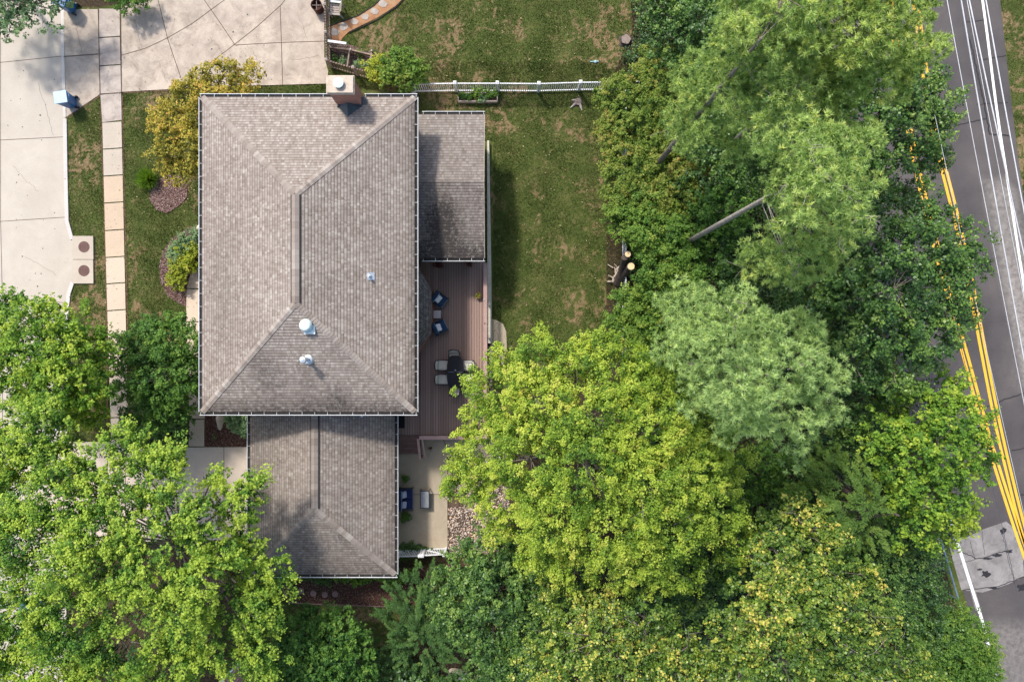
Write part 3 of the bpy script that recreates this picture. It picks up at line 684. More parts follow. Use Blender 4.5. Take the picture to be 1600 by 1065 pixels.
# mulch beds: a sheet each, with loose chips over it
def bed(pts, z, n, seed, mat='mulch_chip', sheet='mulch'):
    pg = poly(pts); SLABS.append(pg)
    struct(MB().prism(pg, -0.05, z).build('mulch_bed', M[sheet]))
    rng = np.random.default_rng(seed); a = np.array(pg); lo = a.min(0); hi = a.max(0)
    x = rng.uniform(lo[0], hi[0], n * 2); y = rng.uniform(lo[1], hi[1], n * 2); k = inside(x, y, pg); x = x[k]; y = y[k]
    p = np.stack([x, y, z + 0.01 + rng.random(len(x)) * 0.025], 1)
    nr = unit(np.array([0, 0, 1.0]) + rng.normal(0, 0.4, p.shape))
    V = diamonds(p, nr, rng.uniform(.05, .11, len(p)), rng.uniform(.015, .04, len(p)), rng)
    o = np_mesh('mulch_chips', V, 4, np.zeros(len(p)), M[mat]); o['kind'] = 'stuff'; o['label'] = 'loose shredded bark chips on a planting bed'
bed([(320, 330), (310, 352), (290, 358), (270, 372), (255, 392), (249, 415), (251, 440), (262, 462), (280, 474), (294, 480), (292, 450), (300, 425), (317, 402), (330, 396)], 0.02, 5200, 1, 'mulch_old')
bed([(264, 272), (285, 276), (293, 290), (293, 308), (280, 322), (262, 333), (245, 328), (234, 312), (236, 296), (250, 280)], 0.02, 2600, 2, 'mulch_old')
bed([(321, 640), (400, 640), (400, 697.5), (321, 697.5)], 0.02, 3600, 3)
bed([(440, 888), (700, 885), (690, 868), (760, 862), (720, 905), (680, 925), (672, 944), (610, 946), (500, 943), (448, 938)], 0.02, 11000, 4)
bed([(186, 640), (294, 640), (294, 698), (186, 698)], 0.02, 2500, 6)
bed([(322, 850), (392, 848), (392, 900), (330, 940), (290, 960), (280, 935)], 0.02, 4000, 7, 'mulch_old')
bed([(513, 68), (545, 70), (600, 88), (640, 110), (645, 128), (590, 118), (516, 96)], 0.03, 2600, 8, 'mulch_old', 'soil')
struct(MB().ribbon(poly([(450, 940), (500, 943), (560, 945), (612, 947), (665, 951)]), 0.05, 0.06, .08).build('bed_edging', M['paver']))

# back lawn slab walk, patio, river rock
slab('patio', [(621, 684), (790, 684), (790, 713), (699, 713), (699.5, 858), (640, 858), (621, 868)], 0.05, 'patio')
joints('patio_joint', [[(622, 772), (699, 771.5)], [(693, 686), (698, 700), (699.5, 713)]], 0.055, 0.03)
slab('lawn_pad', [(766, 498), (776, 500), (786, 506), (791, 518), (792, 545), (786, 570), (766, 572)], 0.05, 'patio')
pgR = poly([(701, 713), (790, 713), (800, 850), (745, 872), (700, 862)]); SLABS.append(pgR)
struct(MB().prism(pgR, -0.05, 0.008).build('rock_bed', M['soil']))
struct(MB().prism(poly([(701, 772), (722, 772), (722, 790), (701, 792)]), 0.0, 0.03).build('bare_soil_patch', M['soil']))
rng = np.random.default_rng(11)
bm = bmesh.new(); bmesh.ops.create_icosphere(bm, subdivisions=1, radius=1)
iv = np.array([v.co[:] for v in bm.verts]); jf = [tuple(v.index for v in f.verts) for f in bm.faces]; bm.free()
def pebbles(name, pg, n, lo, hi, mat, z=0.02, skip=None, label='', seed=1):
    r = np.random.default_rng(seed); a = np.array(pg); l0 = a.min(0); h0 = a.max(0); V = []; Fc = []
    x = r.uniform(l0[0], h0[0], n * 2); y = r.uniform(l0[1], h0[1], n * 2); k = inside(x, y, pg)
    if skip is not None: k &= ~inside(x, y, skip)
    for px_, py_ in list(zip(x[k], y[k]))[:n]:
        s = r.uniform(lo, hi) * np.array([1, r.uniform(.55, .9), r.uniform(.4, .6)]); t = r.uniform(0, 6.28)
        q = iv * s * (1 + r.normal(0, .07, (len(iv), 1))); q = np.stack([q[:, 0] * math.cos(t) - q[:, 1] * math.sin(t), q[:, 0] * math.sin(t) + q[:, 1] * math.cos(t), q[:, 2]], 1)
        b = len(V); V += list(map(tuple, q + np.array([px_, py_, z + r.uniform(0, .03)]))); Fc += [tuple(i + b for i in f) for f in jf]
    mb = MB(); mb.v = V; mb.f = Fc; o = mb.build(name, mat, smooth=True); o['kind'] = 'stuff'; o['label'] = label
    return o
M['pebble'] = chip_mat('river_pebbles', [(0, (0.10, 0.075, 0.065)), (0.3, (0.24, 0.19, 0.16)), (0.6, (0.42, 0.32, 0.25)), (0.85, (0.52, 0.46, 0.40)), (1, (0.58, 0.36, 0.2))])
M['pebble_d'] = chip_mat('dark_pebbles', [(0, (0.06, 0.04, 0.04)), (0.5, (0.17, 0.12, 0.12)), (1, (0.34, 0.27, 0.26))])
pebbles('river_rocks', pgR, 3600, .035, .075, M['pebble'], skip=poly([(701, 771), (723, 771), (723, 791), (701, 793)]), label='tan river rocks spread beside the patio')
pgD = poly([(761, 536), (768, 536), (768, 680), (761, 680)]); struct(MB().prism(pgD, -.05, .008).build('pebble_strip', M['soil'])); SLABS.append(pgD)
pebbles('dark_pebbles', pgD, 700, .03, .055, M['pebble_d'], label='dark pebbles in the strip along the deck', seed=2)

# neighbour's curved path
slab('garden_path', [(513, 70), (513, 43), (532, 36), (560, 26), (585, 10), (600, -4), (632, -4), (618, 10), (590, 28), (565, 40), (545, 50), (535, 60), (530, 70)], 0.02, 'orange')
mb = MB()
for (x, y, r) in [(523, 50, 7), (537, 42, 7), (554, 34, 6), (571, 27, 6.5), (585, 18, 6.5), (598, 6, 7), (612, -6, 7)]:
    c = P(x, y); rr = r / 28.07; t0 = x
    mb.prism([(c.x + rr * (1 + .2 * math.sin(3 * k + t0)) * math.cos(k * .9), c.y + rr * (.85 + .2 * math.cos(2 * k + t0)) * math.sin(k * .9)) for k in range(7)], 0.0, 0.035)
struct(mb.build('stepping_stones', M['flag']))
mb = MB(); mb.ribbon(poly([(545, 52), (567, 42), (592, 30), (620, 11), (634, -4)]), .04, .05, .06); mb.ribbon(poly([(513, 42), (532, 35), (560, 25), (585, 9), (598, -5)]), .04, .05, .06)
struct(mb.build('path_edging', M['gutter_dark']))

# ------------------------------------------------------------ the main road on the right
def spl(pts, n=40):
    ys = np.array([p[1] for p in pts], float); xs = np.array([p[0] for p in pts], float)
    c = np.polyfit(ys, xs, min(3, len(pts) - 1)); yy = np.linspace(ys.min(), ys.max(), n)
    return [(float(np.polyval(c, y)), float(y)) for y in yy]
def interp(pts, ya, yb, n=50):
    ys = [p[1] for p in pts]; xs = [p[0] for p in pts]; yy = np.linspace(ya, yb, n)
    x = np.interp(yy, ys, xs); k = np.ones(7) / 7; xp = np.pad(x, 3, mode='reflect', reflect_type='odd'); x = np.convolve(xp, k, 'valid')
    return list(zip(x.tolist(), yy.tolist()))
FR = [(1470, -500), (1500, -250), (1535, 0), (1545, 75), (1554, 150), (1564, 220), (1577, 300), (1600, 450), (1627, 600), (1664, 750), (1705, 900), (1760, 1080), (1880, 1400)]
YR = [(1350, -500), (1395, -250), (1430, 0), (1444, 110), (1461, 215), (1484, 300), (1508, 400), (1532, 525), (1546, 600), (1561, 675), (1579, 750), (1596, 820), (1620, 900), (1680, 1080), (1790, 1400)]
YL = [(1290, -500), (1345, -250), (1390, 0), (1398, 60), (1420, 200), (1437, 285), (1466, 400), (1505, 545), (1521, 600), (1536, 660), (1556, 725), (1580, 800), (1603, 870), (1615, 900), (1675, 1080), (1785, 1400)]
FL = [(1190, -500), (1245, -250), (1290, 0), (1318, 200), (1365, 400), (1420, 600), (1450, 690), (1475, 780), (1497, 850), (1517, 915), (1537, 975), (1560, 1080), (1660, 1400)]
RE = [(1500, -500), (1530, -250), (1564, 0), (1568, 60), (1575, 120), (1584, 180), (1590, 240), (1596, 300), (1625, 450), (1655, 600), (1690, 750), (1735, 900), (1800, 1080), (1920, 1400)]
LE = [(x - 15, y) for x, y in FL]
re = interp(RE, -500, 1400, 70); le = interp(LE, -500, 1400, 70)
mb = MB(); cols = []
grit = []
for i in range(69):
    for j in range(12):
        def q(ii, jj):
            t = jj / 12; x = le[ii][0] * (1 - t) + re[ii][0] * t; return XY(x, le[ii][1])
        a = [q(i, j), q(i, j + 1), q(i + 1, j + 1), q(i + 1, j)]
        mb.add([(x, y, 0.006) for x, y in a], [(0, 1, 2, 3)])
rd = struct(mb.build('road', M['asphalt']))
at = rd.data.attributes.new('grit', 'FLOAT', 'POINT')
vals = []
for v in rd.data.vertices:
    px_ = 800 + v.co.x * F / H; py_ = 532.5 - v.co.y * F / H
    e = np.interp(py_, [p[1] for p in FR], [p[0] for p in FR])
    g_ = 0.0
    if 290 < py_ < 620: g_ = max(0, 1 - abs(px_ - (e - 12)) / 26) * 0.9
    elif py_ > 960: g_ = 0.35
    vals.append(g_)
at.data.foreach_set('value', vals)
SLABS.append(poly(re + le[::-1]))
SLABS.append(poly([(1290, 1065), (1560, 1065), (1480, 830), (1400, 640), (1330, 300), (1270, -40), (1000, -40), (1000, 60), (1100, 640), (700, 760), (700, 880)]))
# repaired slab of worn concrete-grey asphalt
slab('road_patch', [(1480, 842), (1512, 838), (1537, 826), (1572, 814), (1590, 830), (1598, 870), (1600, 900), (1575, 912), (1535, 925), (1502, 921), (1490, 880)], 0.010, 'curb', z0=0.0, keep=False)
M['patch'] = concrete('worn_grey_patch', (0.29, 0.27, 0.255), (0.22, 0.205, 0.195), (0.10, 0.09, 0.085), 0.9, 1.2)
bpy.data.objects['road_patch'].data.materials[0] = M['patch']
struct(MB().prism(poly([(1494, 846), (1503, 846), (1538, 972), (1524, 952)]), 0.0, 0.009).build('road_shoulder', M['patch']))
M['tar'] = smat('crack_sealant', (0.03, 0.027, 0.028), (0.02, 0.018, 0.018), 9, 0.5)
rr_ = random.Random(4)
mb = MB()
def crack(pts, wd=.05):
    q = []
    for (x0, y0), (x1, y1) in zip(pts[:-1], pts[1:]):
        for k in range(8): q.append((x0 + (x1 - x0) * k / 8 + rr_.uniform(-.8, .8), y0 + (y1 - y0) * k / 8 + rr_.uniform(-.8, .8)))
    q.append(pts[-1]); mb.ribbon(poly(q), wd, 0.0125)
crack([(1475, 203), (1510, 192), (1540, 186)], .06); crack([(1508, 35), (1540, 32)], .05); crack([(1512, 56), (1520, 80), (1526, 110), (1535, 150), (1543, 190), (1546, 210), (1580, 212)], .075)
crack([(1530, 94), (1572, 87)], .05); crack([(1525, 164), (1575, 160)], .04); crack([(1553, 632), (1566, 625), (1600, 614)], .06); crack([(1580, 704), (1600, 700)], .05)
crack([(1436, 293), (1448, 297)], .05); crack([(1508, 642), (1545, 634)], .06); crack([(1534, 787), (1546, 784)], .05); crack([(1590, 774), (1600, 772)], .05); crack([(1504, 921), (1560, 915), (1600, 900)], .05)
crack([(1503, 862), (1519, 868), (1526, 873), (1545, 868), (1562, 862), (1582, 858)], .045); crack([(1534, 829), (1535, 845), (1538, 866)], .025); crack([(1516, 845), (1519, 862), (1524, 873)], .025); crack([(1565, 828), (1570, 850), (1577, 880), (1586, 912)], .025); crack([(1500, 880), (1513, 876), (1524, 873)], .03)
def splat(x, y, rx, ry, ph):
    mb.prism(poly([(x + rx * (1 + .25 * math.sin(3 * t + ph) + .18 * math.sin(7 * t + 2 * ph)) * math.cos(t), y + ry * (1 + .25 * math.sin(2 * t + ph) + .2 * math.sin(5 * t + ph)) * math.sin(t)) for t in [k * .2617 for k in range(24)]]), 0.0, 0.0135)
splat(1540, 896, 6.5, 6, 1); splat(1600, 917, 12, 7, 2); splat(1567, 829, 5, 5, 3); splat(1558, 867, 8, 2.2, 4); splat(1542, 872, 7, 2, 1.5); splat(1576, 861, 6, 2, 5); splat(1552, 918, 8, 1.8, .4); splat(1530, 889, 4, 2, 2.2)
struct(mb.build('road_crack', M['tar']))
mb = MB()
for Y in (YR, YL):
    for off in (-3.6, 3.6):
        mb.ribbon(poly([(x + off, y) for x, y in interp(Y, -400, 1300, 120)]), 0.155, 0.0145)
struct(mb.build('yellow_lines', M['yellow']))
mb = MB(); mb.ribbon(poly(interp(FR, -400, 1300, 120)), 0.14, 0.0145); mb.ribbon(poly(interp(FL, 775, 1300, 50)), 0.17, 0.0145)
struct(mb.build('white_edge_lines', M['whiteline']))
struct(MB().prism(poly([(1440, 840), (1468, 838), (1474, 858), (1476, 888), (1450, 896)]), -.05, .03).build('verge_slab', M['drive2']))

# ------------------------------------------------------------ grass blades
rng = np.random.default_rng(21)
Gx = []; Gy = []
for (x0, x1, y0, y1, dn) in [(640, 1010, 96, 560, 620), (500, 1050, -20, 140, 560), (95, 335, 140, 705, 620), (395, 700, 925, 1085, 460), (1560, 1640, -20, 420, 520), (250, 520, 128, 160, 620), (1440, 1510, 880, 985, 300), (617, 700, 845, 905, 450)]:
    a = P(x0, y1); b = P(x1, y0); n = int((b.x - a.x) * (b.y - a.y) * dn)
    Gx.append(rng.uniform(a.x, b.x, n)); Gy.append(rng.uniform(a.y, b.y, n))
Gx = np.concatenate(Gx); Gy = np.concatenate(Gy); k = np.ones(len(Gx), bool)
for s_ in SLABS: k &= ~inside(Gx, Gy, s_)
hx0, hy0 = XY(330, 640); 
k &= ~((Gx > -14.3) & (Gx < -4.95) & (Gy > -2.9) & (Gy < 11.15)); k &= ~((Gx > -5) & (Gx < -1.05) & (Gy > -5.4) & (Gy < 11.1))
k &= ~((Gx > -13) & (Gx < -6.2) & (Gy > -11.6) & (Gy < -2.9))
Gx = Gx[k]; Gy = Gy[k]; dr = dry_at(Gx, Gy)
k = rng.random(len(Gx)) > dr * 0.75; Gx = Gx[k]; Gy = Gy[k]; dr = dr[k]
n = len(Gx); p = np.stack([Gx, Gy, np.full(n, -0.01)], 1)
d = unit(rng.normal(0, 0.75, (n, 3)) * np.array([1, 1, 0]) + np.array([0, 0, 1.0]))
V = needles(p, d, rng.uniform(.05, .10, n), 0.034, rng)
pat = np.clip((fbm(Gx, Gy, .9, 5, 2) - .5) * 3 + .5, 0, 1)
tg = np.clip(0.05 + 0.38 * pat + dr * 0.75 + rng.normal(0, 0.12, n), 0, 1)
o = np_mesh('grass', V, 3, tg, M['l_grass']); o['kind'] = 'stuff'; o['label'] = 'short patchy green grass of the lawns'

rng = np.random.default_rng(31); n = 1500
fx_ = np.concatenate([rng.uniform(-25, -14.5, n), rng.uniform(-5, 7, n)]); fy_ = np.concatenate([rng.uniform(-6, 18, n), rng.uniform(-1, 18.5, n)])
k = ~((fx_ > -14.9) & (fx_ < -1) & (fy_ < 11.7)); fx_ = fx_[k]; fy_ = fy_[k]; k = rng.random(len(fx_)) < .55; fx_ = fx_[k]; fy_ = fy_[k]
p = np.stack([fx_, fy_, np.full(len(fx_), .07)], 1); V = diamonds(p, unit(np.array([0, 0, 1.]) + rng.normal(0, .3, p.shape)), rng.uniform(.03, .09, len(p)), rng.uniform(.03, .06, len(p)), rng)
o = np_mesh('fallen_leaves', V, 4, np.zeros(len(p)), chip_mat('dry_fallen_leaves', [(0, (.12, .07, .03)), (.5, (.3, .2, .09)), (1, (.5, .42, .25))])); o['kind'] = 'stuff'; o['label'] = 'scattered dry leaves lying on lawns and paving'

# ------------------------------------------------------------ the house
house = thing('house', 'two storey house with brown shingle hip roofs, brick chimney, attached garage and back porch', 'house', (-9.6, 4.1, 0))
SL = 0.395; CS = 1 / math.sqrt(1 + SL * SL); SN = SL * CS; EXP = 0.143
class Roof:
    def __init__(s): s.mb = MB(); s.uv = []; s.off = 0.0
    def plane(s, O, U, V, W, vmax, sl, sr):
        O = Vector(O); U = Vector(U).normalized(); V = Vector(V).normalized(); n = U.cross(V)
        s.off += 37.3; k = 0; v0 = 0.0
        while v0 < vmax - 1e-4:
            v1 = min(v0 + EXP, vmax); a0, b0 = sl * v0, W - sr * v0; a1, b1 = sl * v1, W - sr * v1
            m = max(1, int((b0 - a0) / 0.6))
            for i in range(m):
                t0 = i / m; t1 = (i + 1) / m
                q = [(a0 + (b0 - a0) * t0, v0), (a0 + (b0 - a0) * t1, v0), (a1 + (b1 - a1) * t1, v1), (a1 + (b1 - a1) * t0, v1)]
                hs = [.018, .018, .004, .004]
                vs = [O + U * u + V * v + n * h for (u, v), h in zip(q, hs)]
                vs += [O + U * q[0][0] + V * v0 + n * -.002, O + U * q[1][0] + V * v0 + n * -.002]
                s.mb.add(vs, [(0, 1, 2, 3), (4, 5, 1, 0)])
                s.uv += [(u + s.off, v + .0005) for u, v in q[:2]] + [(u + s.off, v - .0005) for u, v in q[2:]] + [(q[0][0] + s.off, v0), (q[1][0] + s.off, v0)]
            v0 = v1; k += 1
    def build(s, name, mat, parent, stain):
        o = s.mb.build(name, mat, parent, world=True, uv=s.uv)
        a = o.data.attributes.new('stain', 'FLOAT', 'POINT'); a.data.foreach_set('value', [stain(*v) for v in s.mb.v])
        return o
def hip(parent, label, x0, x1, y0, y1, ze, mat, stain, hipN=True, hipS=True):
    """ridge along y"""
    hw = (x1 - x0) / 2; xm = (x0 + x1) / 2; vl = hw / CS; zr = ze + hw * SL
    R = Roof(); ln = y1 - y0
    R.plane((x1, y0, ze), (0, 1, 0), (-CS, 0, SN), ln, vl, CS if hipS else 0, CS if hipN else 0)
    R.plane((x0, y1, ze), (0, -1, 0), (CS, 0, SN), ln, vl, CS if hipN else 0, CS if hipS else 0)
    if hipS: R.plane((x0, y0, ze), (1, 0, 0), (0, CS, SN), x1 - x0, vl, CS, CS)
    if hipN: R.plane((x1, y1, ze), (-1, 0, 0), (0, -CS, SN), x1 - x0, vl, CS, CS)
    o = R.build('roof', M[mat], parent, stain); o['label'] = label
    # hip caps of overlapping bent shingles
    ya = y0 + hw if hipS else y0; yb = y1 - hw if hipN else y1
    def caps(a, b, wd=0.15):
        mb = MB(); uv = []
        a = Vector(a); b = Vector(b); d = (b - a); n = int(d.length / 0.15); d.normalize(); side = d.cross(Vector((0, 0, 1))).normalized(); up = side.cross(d)
        for i in range(n):
            p = a + d * i * 0.15
            l0 = .045; l1 = .03
            dz = wd * SL * .72
            vs = [p + up * l0 - side * wd - up * dz, p + up * l0, p + up * l0 + side * wd - up * dz,
                  p + d * .152 + up * l1 + side * wd - up * dz, p + d * .152 + up * l1, p + d * .152 + up * l1 - side * wd - up * dz,
                  p - side * wd - up * (dz - .01), p, p + side * wd - up * (dz - .01)]
            mb.add(vs, [(0, 1, 4, 5), (1, 2, 3, 4), (6, 7, 1, 0), (7, 8, 2, 1)])
            o_ = rr_.random() * 50
            for w_ in vs: uv.append((o_, i * .143 + .1))
        c = mb.build('hip_cap', M[mat], o, world=True, uv=uv); c.data.attributes.new('stain', 'FLOAT', 'POINT')
    if hipS: caps((x0, y0, ze), (xm, ya, zr)); caps((x1, y0, ze), (xm, ya, zr))
    if hipN: caps((x0, y1, ze), (xm, yb, zr)); caps((x1, y1, ze), (xm, yb, zr))
    # ridge vent: raised strip, dark slot bars, right one widened as painted shade
    mb = MB(); n = int((yb - ya) / 0.3); uv = []
    for i in range(n):
        y = ya + (yb - ya) * (i + .5) / n; b0 = len(mb.v)
        for sx in (-1, 1):
            q = [(xm, y - .149, zr + .035), (xm, y + .149, zr + .035), (xm + sx * .17, y + .149, zr - .035), (xm + sx * .17, y - .149, zr - .035)]
            mb.add(q, [(0, 1, 2, 3) if sx < 0 else (3, 2, 1, 0)])
        o_ = rr_.random() * 50; uv += [(o_, .1 + .143 * i)] * 8
    c = mb.build('ridge_cap', M[mat], o, world=True, uv=uv); c.data.attributes.new('stain', 'FLOAT', 'POINT')
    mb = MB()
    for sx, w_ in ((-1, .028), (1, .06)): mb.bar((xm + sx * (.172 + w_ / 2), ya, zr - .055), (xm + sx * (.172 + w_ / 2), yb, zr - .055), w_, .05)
    mb.build('ridge_vent_shade', M['gutter_dark'], o, world=True)
    return o, zr
def gutter(parent, a, b, outn, z):
    """a->b along the eave, outn = outward 2d normal; trough with straps"""
    a = Vector((*a, z)); b = Vector((*b, z)); nn = Vector((*outn, 0)); d = (b - a).normalized()
    mb = MB(); mb.bar(a + nn * .155 + Vector((0, 0, -.05)), b + nn * .155 + Vector((0, 0, -.05)), .02, .12)
    L_ = (b - a).length; n = max(1, int(L_ / 0.6))
    for i in range(n + 1):
        p = a + d * (0.06 + (L_ - .12) * i / n); mb.bar(p + Vector((0, 0, .004)), p + nn * .15 + Vector((0, 0, .004)), .012, .012)
    o = mb.build('gutter', M['white'], parent, world=True)
    m2 = MB(); m2.bar(a + nn * .07 + Vector((0, 0, -.075)), b + nn * .07 + Vector((0, 0, -.075)), .135, .05)
    m2.build('gutter_litter', M['gutter_dark'], parent, world=True)

def blob(x, y, cx, cy, r, k=1.0): return math.exp(-(((x - cx) / r) ** 2 + ((y - cy) / (r * k)) ** 2))
def st_main(x, y, z):
    s = 0.40 * max(0, 1 - (y + 3.36) / 0.9) * (y < -2.4)
    s += 0.30 * blob(x, y, -11.6, -1.4, .45, 3) + .28 * blob(x, y, -10.9, -1.8, .3, 3) + .22 * blob(x, y, -9.6, -2.2, .4, 3) + 0.35 * blob(x, y, -8.2, -2.6, .5, 1)
    s += .30 * max(0, 1 - (-4.59 - x) / .5) * (x > -5.1) + .12 * blob(x, y, -13.5, 2, 1, 4)
    return min(1, 1.4 * s)
def st_gar(x, y, z):
    s = .34 * max(0, 1 - (y + 11.99) / 1.2) + .30 * blob(x, y, -8.4, -9.8, .7, 1.6) + .26 * blob(x, y, -10.2, -10.4, .9, 1.2) + .30 * max(0, 1 - (-6.02 - x) / .7) + .24 * blob(x, y, -13, -6.5, 1.2, 2)
    return min(1, s)
def st_porch(x, y, z):
    if y > 7.9: return .12
    return min(1, .30 + .75 * blob(x, y, -3.5, 6.2, .55, 1.6) + .65 * blob(x, y, -3.4, 5.2, .7, 1.5) + .6 * max(0, 1 - (y - 4.2) / 1.1))
E1, E2 = 5.6, 2.9
MX0, MX1, MY0, MY1 = -14.70, -4.62, -3.36, 11.56
GX0, GX1, GY0 = -13.46, -6.02, -11.99
# walls: storeys with their windows and doors
def wall_box(x0, x1, y0, y1, z0, z1, mat, nm='wall'):
    return MB().box(((x0 + x1) / 2, (y0 + y1) / 2, (z0 + z1) / 2), (x1 - x0, y1 - y0, z1 - z0)).build(nm, M[mat], house, world=True)
wl = wall_box(-14.25, -5.05, -2.9, 11.15, 0, 2.95, 'brick'); wu = wall_box(-14.25, -5.05, -2.9, 11.15, 2.95, E1 + .02, 'siding')
wg = wall_box(-13.0, -6.42, -11.6, -2.9, 0, E2 + .02, 'siding'); wp = wall_box(-5.05, -1.75, 4.6, 11.1, 0.0, 3.25, 'siding', 'porch_wall')
def window(x, y, z, wd, ht, ax):
    d = (.06, wd, ht) if ax == 'x' else (wd, .06, ht); d2 = (.08, wd - .12, ht - .12) if ax == 'x' else (wd - .12, .08, ht - .12)
    f = MB().box((x, y, z), d).build('window', M['white'], house, world=True); m = MB()
    if ax == 'x':
        m.box((x, y - wd / 4 + .01, z), (.08, wd / 2 - .1, ht - .12)); m.box((x, y + wd / 4 - .01, z), (.08, wd / 2 - .1, ht - .12))
    else: m.box((x - wd / 4 + .01, y, z), (wd / 2 - .1, .08, ht - .12)); m.box((x + wd / 4 - .01, y, z), (wd / 2 - .1, .08, ht - .12))
    m.build('pane', M['window'], f, world=True)
for yy in (-1, 2.2, 5.6, 9): window(-14.27, yy, 4.3, 1.4, 1.4, 'x'); window(-5.03, yy + .3, 4.3, 1.3, 1.3, 'x')
for yy in (6, 9): window(-14.27, yy, 1.6, 1.6, 1.5, 'x')
window(-9.5, -2.93, 4.9, 1, .6, 'y'); window(-12, 11.17, 4.3, 1.2, 1.3, 'y'); window(-10, -11.62, 1.7, 1.2, 1, 'y')
window(-1.73, 6.5, 1.9, 1.6, 1.5, 'x'); window(-1.73, 9.3, 1.9, 1.6, 1.5, 'x')
dd_ = MB().box((-13.02, -7.3, 1.15), (.08, 4.9, 2.3)).build('garage_door', M['white'], house, world=True)
d_ = MB().box((-14.28, 2.6, 1.1), (.08, 1.0, 2.1)).build('door', M['red'], house, world=True); d_.data.materials[0] = M['bark_dark']
MB().box((-14.34, 2.2, 1.05), (.06, .05, .12)).build('handle', M['metal'], d_, world=True)
# roofs
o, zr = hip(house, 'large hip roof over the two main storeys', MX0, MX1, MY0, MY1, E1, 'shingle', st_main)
MB().prism([(MX0 + .05, MY0 + .05), (MX1 - .05, MY0 + .05), (MX1 - .05, MY1 - .05), (MX0 + .05, MY1 - .05)], E1 - .14, E1 - .01).build('soffit', M['white'], o, world=True)
gutter(o, (MX0, MY0), (MX0, MY1), (-1, 0), E1); gutter(o, (MX1, MY0), (MX1, MY1), (1, 0), E1)
gutter(o, (MX0 - .13, MY0), (MX1 + .13, MY0), (0, -1), E1); gutter(o, (MX0 - .13, MY1), (-8.25, MY1), (0, 1), E1); gutter(o, (-7.0, MY1), (MX1 + .13, MY1), (0, 1), E1)
main_roof = o
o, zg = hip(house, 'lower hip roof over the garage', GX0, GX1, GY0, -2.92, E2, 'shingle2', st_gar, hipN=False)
MB().prism([(GX0 + .05, GY0 + .05), (GX1 - .05, GY0 + .05), (GX1 - .05, -2.92), (GX0 + .05, -2.92)], E2 - .14, E2 - .01).build('soffit', M['white'], o, world=True)
gutter(o, (GX0, GY0), (GX0, -2.95), (-1, 0), E2); gutter(o, (GX1, GY0), (GX1, -2.95), (1, 0), E2); gutter(o, (GX0 - .13, GY0), (GX1 + .13, GY0), (0, -1), E2)
# porch gable, ridge along x
R = Roof(); pe = 3.3; py0, py1, pxa, pxb = 4.21, 11.50, -5.05, -1.40; pm = (py0 + py1) / 2; ps = 0.22; pc = 1 / math.sqrt(1 + ps * ps); psn = ps * pc
R.plane((pxa, py0, pe), (1, 0, 0), (0, pc, psn), pxb - pxa, (pm - py0) / pc, 0, 0)
R.plane((pxb, py1, pe), (-1, 0, 0), (0, -pc, psn), pxb - pxa, (pm - py0) / pc, 0, 0)
o = R.build('roof', M['shingle3'], house, st_porch); o['label'] = 'low gable roof over the back porch with dark streaks'
mb = MB(); hz = (pm - py0) * ps
for sx, x in ((0, pxa), (1, pxb - .04)):
    mb.add([(x, py0, pe - .02), (x, py1, pe - .02), (x, pm, pe + hz - .02), (x + .04, py0, pe - .02), (x + .04, py1, pe - .02), (x + .04, pm, pe + hz - .02)], [(0, 1, 2), (3, 5, 4), (0, 2, 5, 3), (1, 4, 5, 2), (0, 3, 4, 1)])
mb.build('gable', M['siding'], o, world=True)
MB().prism([(pxa, py0 + .05), (pxb, py0 + .05), (pxb, py1 - .05), (pxa, py1 - .05)], pe - .1, pe - .015).build('soffit', M['white'], o, world=True)
MB().bar((pxb + .012, py0, pe), (pxb + .012, pm, pe + hz), .025, .12).bar((pxb + .012, py1, pe), (pxb + .012, pm, pe + hz), .025, .12).build('rake_board', M['wood_grey'], o, world=True)
for yy, nn in ((py0, -1), (py1, 1)): gutter(o, (MX1 + .05, yy), (pxb + .02, yy), (0, nn), pe)
bpy.data.objects['gutter'].name = 'gutter'
# bay roof under the right eave
bz0, bz1 = 2.75, 3.25
bp = [XY(652, 415, bz0), XY(674, 451, bz0), XY(674, 520, bz0), XY(650, 549, bz0)]; bp = [(-5.05, bp[0][1] + .3)] + bp[1:3] + [(-5.05, bp[3][1] - .2)]
it = [(-5.05, bp[1][1] - .2), (-5.05, bp[2][1] + .2)]
R = Roof(); mb = R.mb
def tri_plane(a, b, c, d=None):
    vs = [Vector((*a, bz0)), Vector((*b, bz0)), Vector((*c, bz1))] + ([Vector((*d, bz1))] if d else [])
    mb.add(vs, [tuple(range(len(vs)))])
    U = (vs[1] - vs[0]).normalized(); n = U.cross(vs[2] - vs[1]).normalized(); V = n.cross(U)
    for v in vs: R.uv.append((U.dot(v - vs[0]), V.dot(v - vs[0])))
tri_plane(bp[0], bp[1], it[0]) ; tri_plane(bp[1], bp[2], it[1], it[0]); tri_plane(bp[2], bp[3], it[1])
for i, f in enumerate(mb.f):
    a, b, c = [Vector(mb.v[j]) for j in f[:3]]
    if (b - a).cross(c - a).z < 0: mb.f[i] = f[::-1]
o = R.build('bay_roof', M['shingle3'], house, lambda x, y, z: .45)
MB().prism([(-5.05, bp[0][1] - .1), (bp[1][0] - .12, bp[1][1] - .05), (bp[2][0] - .12, bp[2][1] + .05), (-5.05, bp[3][1] + .1)], 0, bz0 - .01).build('bay_wall', M['brick'], house, world=True)
